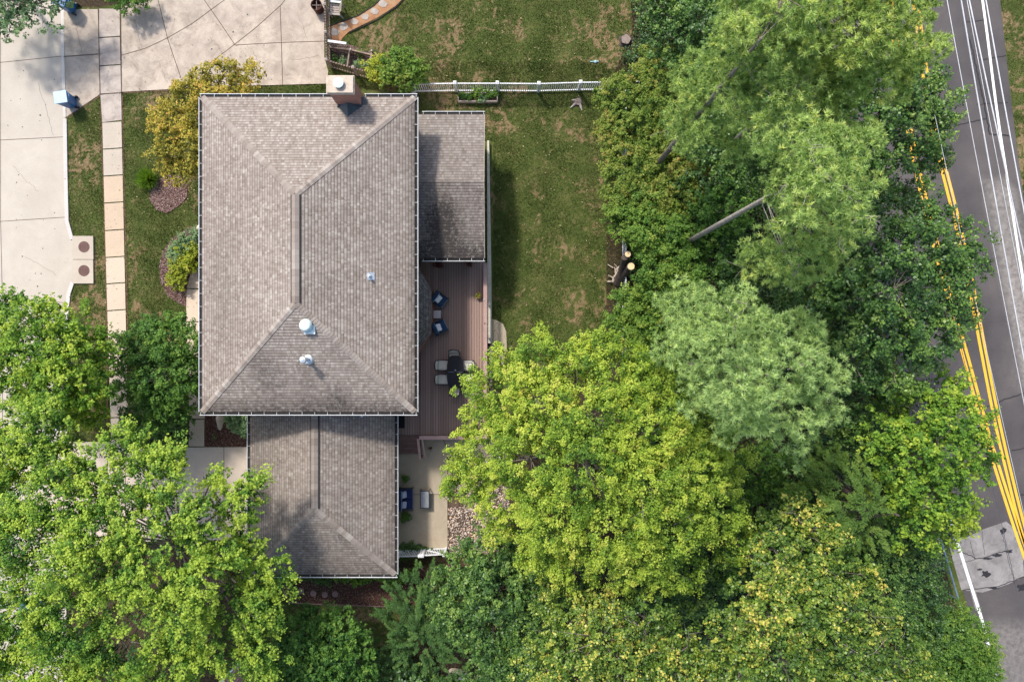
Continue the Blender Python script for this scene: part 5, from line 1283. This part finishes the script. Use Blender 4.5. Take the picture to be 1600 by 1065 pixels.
plant('potted_plant', 'plant', 'small potted plant with brown rim on the patio above the loveseat', 634.5, 746, .22, .3, 'l_mid', .05, .09, 240, 'yellowrim', 1)
plant('potted_plant', 'plant', 'bushy potted plant on the patio below the loveseat', 635, 805, .33, .36, 'l_mid', .05, .09, 480, 'terracotta', 2, petals='l_yellow')
plant('flower_basket', 'plant', 'round straw basket of yellow flowers against the deck rail', 747.5, 462, .17, .2, 'l_olive', DZ, .06, 120, 'yellowrim', 3, petals='l_yellow')
plant('potted_plant', 'plant', 'dark red leafed plant on the deck under the porch gutter near the house', 686, 413, .26, .3, 'l_red', DZ, .09, 260, 'terracotta', 4)
plant('potted_plant', 'plant', 'dark red leafed plant on the deck under the porch gutter near the rail', 733, 411, .22, .3, 'l_red', DZ, .09, 200, 'terracotta', 5)
plant('weed_tuft', 'plant', 'little brown seedling growing on the patio by the steps', 672.5, 700, .12, .12, 'l_red', .05, .06, 50, None, 6)
for i, (x, y, r) in enumerate([(630, 853, .26), (641, 852, .3), (653, 855, .26), (664, 857, .2), (676, 859, .14)]):
    plant('weed_tuft', 'plant', ['dense green weeds at the foot of the patio fence beside the garage', 'tall green weeds second along the patio fence', 'green weeds in the middle of the patio fence', 'thin weeds by the gate of the patio fence', 'last small weeds below the patio gate'][i], x, y, r, .4, 'l_dark', .03, .1, 260, None, 10 + i)
for i, (x, y, r, m_) in enumerate([(722, 150, .22, 'l_mid'), (733, 152, .24, 'l_mid'), (747, 146, .42, 'l_bright'), (753, 155, .3, 'l_blue'), (764, 149, .26, 'l_hedge'), (773, 147, .25, 'l_hedge')]):
    plant('vegetable_plant', 'plant', ['low leafy plant at the left end of the planter box', 'second leafy plant in the planter box', 'tall bright green plant rising from the planter box', 'blue green plant spilling over the planter box side', 'fifth plant in the planter box', 'plant at the right end of the planter box'][i], x, y, r, .5 if i == 2 else .3, m_, .2, .11, 200, None, 30 + i, group='plants in the planter box')
for i, (x, y, r, m_) in enumerate([(523, 94, .35, 'l_mid'), (537, 96, .33, 'l_blue'), (560, 100, .3, 'l_blue'), (575, 104, .34, 'l_blue'), (563, 84, .3, 'l_olive')]):
    plant('vegetable_plant', 'plant', ['green herb clump in the corner of the neighbour bed', 'blue green clump left of the timber divider', 'pale clump just right of the timber divider', 'grey green clump in front of the neighbour shrub', 'orange leafed plant in the neighbour bed'][i], x, y, r, .25, m_, .05, .08, 220, None, 40 + i, group='plants in the neighbour bed')
ORD = 'first second third fourth fifth sixth seventh eighth ninth tenth eleventh twelfth thirteenth fourteenth last'.split()
for i in range(15):
    x = 440 + i * 14.5; yy = 899 + 5 * math.sin(i * 1.7); gg = i > 5
    plant('hosta', 'plant', ORD[i] + (' clump of the leafy row below the garage, ' if True else '') + ('bright long leaves' if gg else 'dark small leaves'), x, yy + 3, .34, .32, 'l_bright' if gg else 'l_mid', .02, .17 if gg else .09, 170, None, 50 + i, group='leafy plants in a row below the garage')
plant('grass_clump', 'plant', 'tiny green sprout in the dark mulch by the garage', 336, 683, .18, .12, 'l_dark', .02, .07, 50, None, 71)
plant('yucca', 'plant', 'soft feathery green shrub on the front lawn by the round bed', 234, 281, .62, .7, 'l_bright', 0, .1, 1500, None, 72, spiky=True)

# ------------------------------------------------------------ shrubs and trees
def shrub(label, base, lobes, mat, seed, **k):
    a = dict(cr=.22, leaf=.085, dens=2.2, per=60, trunk_r=.05, twigs=40, zlow=-.1); a.update(k)
    return tree('shrub', 'shrub', label, base, lobes, mat, seed=seed, **a)
shrub('rounded blue green shrub at the top of the front bed', (294, 376), [(298, 376, 1.0, 20), (284, 389, .9, 17), (273, 398, .8, 12)], 'l_blue', 101, cr=.16, leaf=.07)
shrub('yellow flecked shrub in the middle of the front bed', (292, 399), [(293, 397, 1.05, 20), (300, 404, .9, 14)], 'l_lime', 102, cr=.2, leaf=.1)
shrub('lime green shrub third along the front bed', (280, 417), [(281, 416, .8, 16)], 'l_lime', 103, cr=.16, leaf=.07)
shrub('small round lime shrub at the lower end of the front bed', (275, 437), [(275, 437, .7, 15)], 'l_lime', 104, cr=.15, leaf=.07)
shrub('pale green shrub with an open dark centre in the corner by the garage', (373, 660), [(362, 656, .8, 11), (374, 652, .9, 11), (386, 656, .9, 11), (386, 668, .8, 10), (375, 671, .7, 10)], 'l_blue', 105, cr=.13, leaf=.09)
shrub('tall green shrub spilling over the neighbour picket fence', (620, 108), [(622, 95, 2.0, 22), (642, 106, 1.9, 20), (610, 112, 1.8, 18), (632, 118, 1.8, 18), (650, 115, 1.5, 12)], 'l_hedge', 106, leaf=.1)
shrub('yellow green shrub beside the tall green one in the neighbour bed', (590, 106), [(588, 103, 1.4, 17), (600, 112, 1.4, 14)], 'l_lime', 107, leaf=.1)
shrub('dark clipped shrub at the top edge beside the neighbour driveway', (200, 0), [(198, 0, 1.2, 20), (182, -8, 1.2, 16), (216, -6, 1.2, 16)], 'l_mid', 108)
for i, (x, y, r) in enumerate([(205, 678, 20), (235, 684, 20), (262, 683, 20), (283, 672, 16), (213, 655, 22), (283, 655, 15)]):
    shrub(['dark clipped hedge plant nearest the sidewalk corner', 'dark hedge plant second along the lower driveway', 'dark hedge plant third along the lower driveway', 'dark hedge plant at the front walk corner', 'dark hedge plant beneath the small round tree', 'dark hedge plant beside the front walk'][i], (x, y), [(x, y, 1.1, r)], 'l_dark', 110 + i, dens=1.8, group='dark hedge plants by the front walk')
shrub('leafy shrub in the mulch below the garage corner, left', (372, 868), [(378, 862, 1.3, 22), (395, 880, 1.2, 18)], 'l_dark', 117)
shrub('small dark red shrub between the front maple and the garage', (362, 880), [(361, 868, 1.0, 12), (362, 884, 1.0, 12)], 'l_red', 118)
tree('tree', 'tree', 'dark leafy tree overhanging the street at the top left corner', (20, -30), [(10, 0, 3.2, 40), (55, -2, 3, 36), (0, 28, 3, 30), (90, 14, 2.4, 16), (-40, -20, 3.6, 50)], 'l_blue', seed=1, dens=1.1, leaf=.12, cr=.34)
tree('tree', 'tree', 'small tree with yellow and orange leaves at the front corner of the house', (310, 175), [(335, 125, 3.9, 40), (300, 150, 3.8, 40), (270, 190, 3.6, 36), (262, 225, 3.3, 30), (300, 210, 3.9, 36), (275, 262, 2.9, 24), (383, 118, 3.2, 22), (248, 180, 3.0, 22), (325, 240, 3.4, 34), (330, 180, 4.2, 40), (360, 150, 4.0, 26)], 'l_yellow', seed=2, cr=.27, leaf=.1, dens=1.6, per=75, bark='bark_dark', bare=14)
tree('tree', 'tree', 'mid green round crowned small tree beside the front sidewalk', (240, 590), [(225, 545, 3.8, 46), (265, 535, 3.9, 38), (205, 590, 3.7, 34), (245, 590, 4.3, 50), (275, 580, 3.8, 32), (225, 635, 3.6, 40), (262, 632, 3.7, 38), (245, 505, 3.2, 20), (195, 545, 3.1, 20), (290, 555, 3.2, 15), (288, 605, 3.1, 15)], 'l_mid', seed=3, cr=.32, leaf=.11, dens=2.0, per=80)
tree('tree', 'tree', 'green street tree on the left edge, its crown over the pavement end', (70, 560), [(40, 520, 7.0, 52), (90, 515, 6.6, 44), (120, 550, 6.2, 38), (30, 580, 7.2, 60), (90, 590, 7.2, 55), (130, 600, 6, 34), (60, 630, 6.8, 50), (125, 640, 5.6, 30), (10, 480, 5.8, 26), (-30, 560, 6.6, 60), (148, 560, 5, 18), (80, 480, 5.6, 16)], 'l_bright', seed=4, cr=.34, leaf=.12, dens=1.9, per=85, bare=3)
tree('tree', 'tree', 'tall bright yellow green maple filling the bottom left of the view', (300, 850),
     [(50, 680, 8.5, 56), (10, 720, 8.4, 50), (95, 730, 8, 40), (140, 760, 9, 44), (80, 790, 9.6, 60), (30, 850, 10, 60), (190, 700, 8, 34), (250, 720, 8, 32), (225, 755, 8.6, 44), (180, 820, 9.6, 58), (265, 800, 8.8, 36), (300, 830, 8.8, 34),
      (350, 790, 7.6, 38), (385, 765, 7.2, 24), (330, 745, 7.4, 14), (385, 830, 7.2, 16), (120, 880, 10.4, 66), (210, 900, 10, 50), (300, 920, 9.6, 46), (270, 960, 9.6, 44), (340, 870, 8.6, 28), (20, 950, 9.8, 60), (100, 980, 10, 60), (180, 1010, 9.6, 54), (395, 905, 7.6, 34), (430, 900, 7.2, 22),
      (370, 955, 8, 42), (415, 960, 7.4, 24), (330, 1010, 8.2, 50), (260, 1050, 8.8, 54), (60, 1060, 9.4, 70), (150, 1080, 9.4, 60), (400, 1020, 7.4, 34), (-30, 800, 9.6, 60), (-30, 1020, 9.6, 60), (380, 860, 7.2, 24)],
     'l_front', seed=5, cr=.33, leaf=.105, dens=1.85, per=112, trunk_r=.17, twigs=200, bare=16, zlow=-.1, elong=3.0, shell=.5)
tree('tree', 'tree', 'big round yellow green maple over the deck end and patio', (905, 690),
     [(850, 575, 9.0, 52), (900, 570, 9.3, 44), (960, 580, 9.6, 56), (1020, 600, 9.5, 50), (1060, 640, 9.3, 46), (1110, 670, 9.2, 44), (790, 625, 8.4, 50), (850, 640, 10, 60), (930, 650, 10.8, 66), (1010, 680, 10.8, 62), (750, 660, 7.4, 31),
      (760, 710, 8, 50), (830, 720, 10, 62), (920, 740, 11.4, 70), (1010, 760, 11, 66), (1090, 740, 10, 56), (1140, 720, 8.8, 36), (735, 755, 7.2, 36), (790, 785, 8, 46), (870, 810, 10, 60), (960, 830, 10.4, 62), (1050, 830, 10, 58),
      (1120, 800, 9, 50), (850, 860, 8.4, 40), (900, 890, 8.4, 36), (1000, 890, 9, 48), (1060, 900, 8.4, 36), (1150, 850, 7.8, 28), (738, 590, 6.6, 14), (722, 612, 6.4, 9), (790, 560, 7, 26), (845, 535, 7.4, 18), (905, 542, 7.8, 18), (708, 745, 6.4, 16), (960, 550, 8, 22), (780, 830, 7, 24)],
     'l_maple', seed=6, cr=.36, leaf=.088, dens=2.1, per=152, trunk_r=.2, twigs=160, bare=6, zlow=-.35, flat=.7)
# hedge shrubs on the right of the lawn
HB = dict(cr=.28, leaf=.09, dens=2.1, per=105, trunk_r=.07, twigs=30)
shrub('olive hedge shrub with orange tips at the end of the white fence', (990, 165), [(970, 150, 3.6, 36), (1000, 175, 4, 44), (965, 195, 3.4, 32), (1040, 150, 4.2, 50), (1050, 200, 4.4, 44), (990, 130, 3.4, 26)], 'l_olive', 201, **HB)
shrub('yellow green hedge shrub second down the right side of the lawn', (995, 260), [(975, 240, 3.6, 38), (1010, 260, 4, 46), (975, 285, 3.6, 36), (1050, 250, 4.4, 48), (1060, 300, 4.4, 44), (1000, 310, 3.8, 40), (975, 320, 3.2, 26)], 'l_olive', 202, **HB)
shrub('green hedge shrub behind the cut trunk on the lawn edge', (1020, 370), [(990, 345, 3.6, 38), (1030, 350, 4.4, 46), (1015, 385, 3.4, 22), (1050, 400, 4.6, 42), (1080, 370, 4.8, 38), (1030, 445, 4.2, 36), (1070, 430, 4.6, 38), (975, 358, 3.0, 22)], 'l_hedge', 203, **HB)
shrub('green hedge shrub below the cut trunk', (995, 495), [(985, 485, 3.0, 34), (1015, 480, 3.6, 38), (985, 515, 2.8, 32), (1025, 510, 3.4, 32), (965, 500, 2.4, 18), (1020, 462, 3.0, 22)], 'l_hedge', 204, **HB)
shrub('brownish shrub by the white fence panel above the big maple', (1015, 545), [(1010, 545, 1.8, 26), (1035, 550, 1.8, 20)], 'l_olive', 205, cr=.2, dens=1.3)
shrub('olive shrub filling the corner between the cut stump and pines', (1040, 100), [(1035, 110, 4, 32), (1060, 90, 4.4, 30), (1025, 90, 3.4, 20)], 'l_olive', 206, **HB)
tree('tree', 'tree', 'very dark ivy covered tree at the top edge beside the neighbour lawn', (1080, 60), [(1055, 20, 6, 34), (1100, 30, 6.4, 44), (1140, 20, 6.8, 44), (1060, 60, 5.4, 36), (1110, 80, 5.6, 40), (1160, 60, 6, 40), (1045, -20, 6, 40), (1120, -30, 6.4, 50)], 'l_dark', seed=7, cr=.34, leaf=.11, dens=1.7, bark='bark_dark')
# understory
UN = [('dark understory tree between the hedge and the leaning pine trunk', (1130, 190), [(1120, 210, 6, 50), (1170, 180, 6.6, 50), (1150, 250, 6, 50), (1110, 270, 5.4, 40), (1190, 230, 6.5, 40)], 'l_dark'),
      ('shadowed green bush beneath the pale bare pine trunk', (1110, 350), [(1110, 330, 5, 36), (1130, 390, 5, 44), (1120, 440, 5, 40), (1150, 320, 6, 40)], 'l_mid'),
      ('dark bush under the middle pine crown', (1190, 440), [(1180, 420, 6, 50), (1230, 470, 6.5, 50), (1170, 480, 5, 40)], 'l_dark'),
      ('dark tree behind the blue green pine', (1260, 500), [(1270, 480, 7.5, 56), (1310, 520, 8, 50), (1260, 540, 7, 44)], 'l_dark'),
      ('dark bush right of the big maple', (1190, 770), [(1190, 740, 5, 44), (1200, 800, 5, 44), (1160, 880, 4.6, 40), (1240, 760, 5.6, 40)], 'l_mid'),
      ('dark tree between blue green pine and bright road maple', (1330, 650), [(1320, 640, 7, 46), (1360, 620, 7.4, 40), (1290, 700, 6.4, 46), (1340, 690, 6.6, 40)], 'l_dark'),
      ('dark bush below the big maple', (1010, 930), [(960, 910, 4.4, 40), (1030, 930, 4.6, 50), (1100, 920, 4.6, 44), (900, 900, 4, 40)], 'l_dark'),
      ('dark shrub beneath the long needled spruce', (1300, 850), [(1280, 820, 5, 46), (1330, 880, 5, 50), (1240, 840, 5, 40)], 'l_mid'),
      ('dark tree in the gap below the upper pine', (1290, 170), [(1270, 150, 8, 50), (1310, 200, 8, 50), (1260, 210, 7, 40)], 'l_dark')]
for i, (lab, b, lo, m_) in enumerate(UN):
    tree('understory_tree', 'tree', lab, b, lo, m_, seed=300 + i, cr=.36, leaf=.12, dens=1.5, per=75, bark='bark_dark', trunk_r=.1, twigs=30)
# pines
tree('pine_tree', 'tree', 'tall pine with a long bare pale trunk above the hedge', (1046, 394),
     [(1250, 235, 18, 52), (1320, 225, 17.6, 44), (1255, 280, 17.5, 44), (1300, 290, 19, 60), (1340, 200, 16, 30), (1235, 195, 16.5, 36), (1250, 350, 16.5, 44), (1320, 360, 16, 40), (1200, 395, 13, 34), (1260, 400, 15, 46), (1310, 400, 14.5, 28), (1195, 430, 12.5, 22), (1300, 180, 15.5, 26), (1350, 290, 16, 24)],
     'n_pine', style='pine', seed=8, cr=.40, leaf=.185, dens=1.25, per=28, trunk_r=.11, straight=True, bark='bark_pale', bare=10, zlow=-.15, twigs=45)
tree('pine_tree', 'tree', 'huge yellowish green pine whose crown reaches over the hedge', (1003, 286),
     [(1110, 120, 13, 44), (1165, 95, 15.5, 52), (1125, 165, 13, 44), (1075, 165, 11, 30), (1085, 120, 11.4, 30), (1110, 205, 12, 26), (1180, 150, 15, 46), (1210, 50, 17.5, 60), (1220, 110, 17, 56), (1190, 10, 18, 60), (1080, 210, 10.5, 24), (1240, -30, 18.5, 60), (1150, 220, 12, 30), (1065, 180, 9.6, 22), (1150, 50, 14, 36)],
     'n_pine', style='pine', seed=9, cr=.42, leaf=.185, dens=1.25, per=28, trunk_r=.12, straight=True, bark='bark', bare=6, zlow=-.15, twigs=40)
tree('pine_tree', 'tree', 'yellow green pine at the top edge nearest the road', (1093, 270),
     [(1260, 60, 16.5, 52), (1310, 40, 18, 60), (1370, 30, 18, 56), (1410, 60, 17, 44), (1290, 110, 16, 50), (1350, 110, 16.5, 56), (1400, 110, 15.6, 44), (1300, -20, 18, 60), (1380, -20, 18, 60), (1430, 80, 15, 24), (1460, 68, 14, 16), (1440, 30, 15.5, 22), (1250, 120, 15, 36), (1435, -5, 15.6, 24), (1425, 95, 14.4, 20), (1465, 70, 13, 10), (1440, 62, 14, 16)],
     'n_pine2', style='pine', seed=10, cr=.42, leaf=.185, dens=1.25, per=28, trunk_r=.12, straight=True, bark='bark', bare=5, zlow=-.15, twigs=40)
tree('pine_tree', 'tree', 'pale blue green pine beside the big maple', (1029, 563),
     [(1060, 490, 10, 32), (1090, 470, 10.4, 26), (1110, 510, 12.6, 44), (1160, 490, 13.4, 36), (1060, 540, 11, 34), (1100, 560, 13, 44), (1150, 545, 15, 46), (1205, 525, 15, 40), (1250, 520, 14.4, 30), (1275, 540, 14, 22), (1170, 595, 16.6, 52), (1225, 585, 16, 46), (1275, 590, 15, 32), (1310, 605, 14, 20), (1110, 610, 13, 34), (1150, 640, 14.4, 36), (1205, 640, 15.6, 40), (1260, 640, 14.6, 32), (1295, 640, 13.6, 18), (1200, 680, 13.6, 28), (1240, 690, 13, 26), (1248, 712, 12, 12), (1130, 665, 12, 20), (1310, 570, 13.6, 14)],
     'n_blue', style='pine', seed=11, cr=.40, leaf=.185, dens=1.35, per=28, trunk_r=.12, straight=True, bark='bark', bare=5, zlow=-.15, twigs=40)
# roadside broadleaves
tree('tree', 'tree', 'dark green broadleaf at the top of the roadside row', (1330, 240),
     [(1440, 130, 9.4, 44), (1470, 165, 9.4, 34), (1400, 150, 10, 50), (1430, 195, 9.6, 48), (1360, 180, 9.6, 46), (1390, 240, 9.4, 46), (1440, 250, 8.4, 36), (1340, 250, 9, 46), (1370, 300, 8.2, 40), (1465, 240, 7.6, 22), (1330, 130, 9, 40), (1420, 300, 7.0, 18)],
     'l_dark', seed=12, cr=.36, leaf=.12, dens=1.9, per=80, bark='bark_dark', twigs=110)
tree('tree', 'tree', 'large dark green broadleaf overhanging the yellow lines', (1330, 470),
     [(1460, 340, 9.4, 34), (1500, 380, 9.6, 44), (1440, 400, 11, 56), (1380, 370, 10.4, 48), (1340, 410, 10, 52), (1410, 450, 11.6, 62), (1480, 450, 10.6, 54), (1510, 480, 9.6, 36), (1330, 480, 10, 56), (1390, 510, 11, 56), (1460, 520, 10.4, 56), (1340, 560, 9.4, 52), (1410, 570, 9.6, 48), (1290, 460, 9, 44), (1290, 530, 9, 40), (1360, 320, 9, 34), (1430, 330, 8.4, 26), (1520, 420, 8.4, 26)],
     'l_dark', seed=13, cr=.38, leaf=.12, dens=1.9, per=80, bark='bark', twigs=160, bare=10)
tree('tree', 'tree', 'bright lime green maple reaching out over the road', (1390, 720),
     [(1480, 620, 9, 42), (1450, 650, 9.2, 46), (1505, 660, 9.2, 44), (1530, 705, 8.8, 30), (1480, 700, 10, 54), (1510, 750, 8.8, 36), (1430, 720, 9.4, 50), (1460, 780, 9, 50), (1500, 800, 8, 30), (1400, 680, 8.4, 40), (1410, 770, 8, 44), (1440, 830, 7.6, 40), (1490, 830, 7, 24), (1540, 730, 8, 20), (1410, 630, 7.8, 34)],
     'l_bright', seed=14, cr=.36, leaf=.125, dens=1.6, per=80, twigs=120, bare=5)
tree('spruce_tree', 'tree', 'soft green hemlock with long drooping sprays', (1260, 740),
     [(1310, 740, 8, 44), (1340, 780, 9.4, 50), (1290, 790, 8.4, 46), (1350, 830, 8, 44), (1300, 720, 7, 30), (1370, 790, 7.6, 32), (1340, 860, 6.8, 30)],
     'n_spruce', style='spray', seed=15, cr=.42, leaf=.17, dens=2.0, per=90, straight=True, bark='bark_dark', twigs=60)
# bottom group
tree('tree', 'tree', 'speckled yellow green tree at the bottom middle with thin crown', (960, 870),
     [(862, 940, 6.2, 30), (900, 970, 7.6, 46), (955, 965, 7.4, 34), (860, 1000, 7.6, 40), (940, 1010, 9.4, 56), (1010, 990, 9, 48), (900, 1050, 9, 56), (980, 1060, 9.2, 56), (1060, 1040, 9, 56), (840, 1050, 7.6, 36), (1065, 1000, 6.8, 26), (960, 1120, 9, 60), (1110, 1090, 9, 60)],
     'l_birch', seed=16, cr=.34, leaf=.11, dens=1.7, per=80, twigs=220, bare=34, shell=.7)
tree('tree', 'tree', 'golden flecked yellow green tree at the bottom nearer the road', (1150, 850),
     [(1220, 850, 9.4, 40), (1270, 830, 9.4, 44), (1300, 870, 9.6, 34), (1240, 900, 10.4, 54), (1185, 935, 9.4, 38), (1290, 930, 10.6, 50), (1220, 970, 11, 60), (1300, 990, 11, 58), (1360, 970, 10, 46), (1150, 1005, 9.2, 42), (1230, 1050, 11, 62), (1340, 1050, 10.6, 60), (1410, 1030, 9.6, 44), (1150, 880, 7, 20), (1440, 1070, 9, 40), (1160, 1070, 9.6, 54), (1290, 1110, 10, 70), (1350, 900, 8.6, 26)],
     'l_birch', seed=17, cr=.34, leaf=.115, dens=1.8, per=80, twigs=260, bare=38, shell=.65)
tree('tree', 'tree', 'dark green bushy tree between the golden tree and the verge', (1400, 890),
     [(1390, 880, 5.6, 44), (1430, 880, 5.6, 44), (1440, 930, 5.2, 40), (1390, 930, 5.6, 46), (1420, 850, 5.4, 36), (1450, 960, 4.6, 34), (1370, 840, 5.2, 36), (1480, 1000, 4, 30)],
     'l_dark', seed=18, cr=.33, leaf=.1, dens=2.0, per=75, bark='bark_dark')
shrub('glossy round bush at the lower right beside the road', (1480, 1010), [(1490, 990, 3.6, 44), (1527, 1012, 3.4, 38), (1502, 1040, 4, 54), (1538, 1050, 3.4, 30), (1470, 1040, 3.4, 36), (1500, 1090, 3.6, 50), (1455, 990, 3, 26)], 'l_hedge', 401, cr=.26, leaf=.085, dens=2.8, per=75)
tree('tree', 'tree', 'dark green evergreen shrub tree below the river rocks', (760, 900),
     [(770, 880, 4.6, 50), (820, 880, 4.6, 40), (730, 910, 4.4, 44), (780, 930, 5.2, 56), (820, 950, 4.6, 44), (720, 960, 4.4, 44), (770, 990, 4.8, 50), (830, 1010, 4.4, 44), (790, 1040, 4.4, 50), (840, 900, 4.2, 30), (700, 900, 3.6, 24)],
     'l_dark', seed=19, cr=.32, leaf=.11, dens=2.0, per=80, bark='bark_dark', twigs=80)
tree('yew_tree', 'tree', 'dark yew with arching fingerlike branches beside the brown lawn', (650, 950),
     [(640, 930, 3.2, 40), (680, 920, 3.4, 36), (625, 970, 3, 40), (670, 970, 3.8, 46), (620, 1010, 2.8, 36), (660, 1020, 3.2, 40), (700, 1000, 3.6, 36), (690, 1050, 3, 34), (630, 1060, 2.8, 36)],
     'n_darkspruce', style='spray', seed=20, cr=.36, leaf=.13, dens=2.2, per=100, bark='bark_dark', trunk_r=.1, twigs=60)
tree('tree', 'tree', 'dense mid green small maple at the bottom below the side lawn', (500, 1035),
     [(470, 1000, 4.2, 42), (520, 1000, 4.4, 44), (440, 1040, 4, 36), (490, 1040, 5, 54), (550, 1030, 4.2, 36), (480, 1080, 4.6, 60), (545, 1070, 4, 40), (420, 1070, 3.8, 36)],
     'l_mid', seed=21, cr=.3, leaf=.11, dens=2.2, per=80, twigs=60)
tree('tree', 'tree', 'dark leafy shrub tree at the very bottom under the yew', (640, 1090), [(610, 1090, 3, 40), (660, 1095, 3, 40), (740, 1085, 3, 36)], 'l_dark', seed=22, cr=.3, dens=1.6)
# ground cover under the wood
rng = np.random.default_rng(77); n = 5200; V_ = []; T_ = []
x = rng.uniform(6.2, 24, n * 3); y = rng.uniform(-19, 19, n * 3); k = np.zeros(n * 3, bool)
k |= inside(x, y, WOOD[0]); k &= ~inside(x, y, SLABS[0]); rdp = poly(re + le[::-1]); k &= ~inside(x, y, rdp); x = x[k][:n]; y = y[k][:n]
c = np.stack([x, y, .15 + .5 * rng.random(len(x))], 1); m = 26
p = (c[:, None, :] + rng.normal(0, .17, (len(c), m, 3)) * np.array([1, 1, .6])).reshape(-1, 3); p[:, 2] = np.maximum(p[:, 2], .03)
nr = unit(np.array([0, 0, 1.0]) + rng.normal(0, .5, p.shape)); V = diamonds(p, nr, .12, .09, rng)
o = np_mesh('ground_cover', V, 4, np.clip(np.repeat(rng.normal(.45, .2, len(c)), m), 0, 1), M['l_dark']); o['kind'] = 'stuff'; o['label'] = 'ivy and low plants covering the ground under the trees'
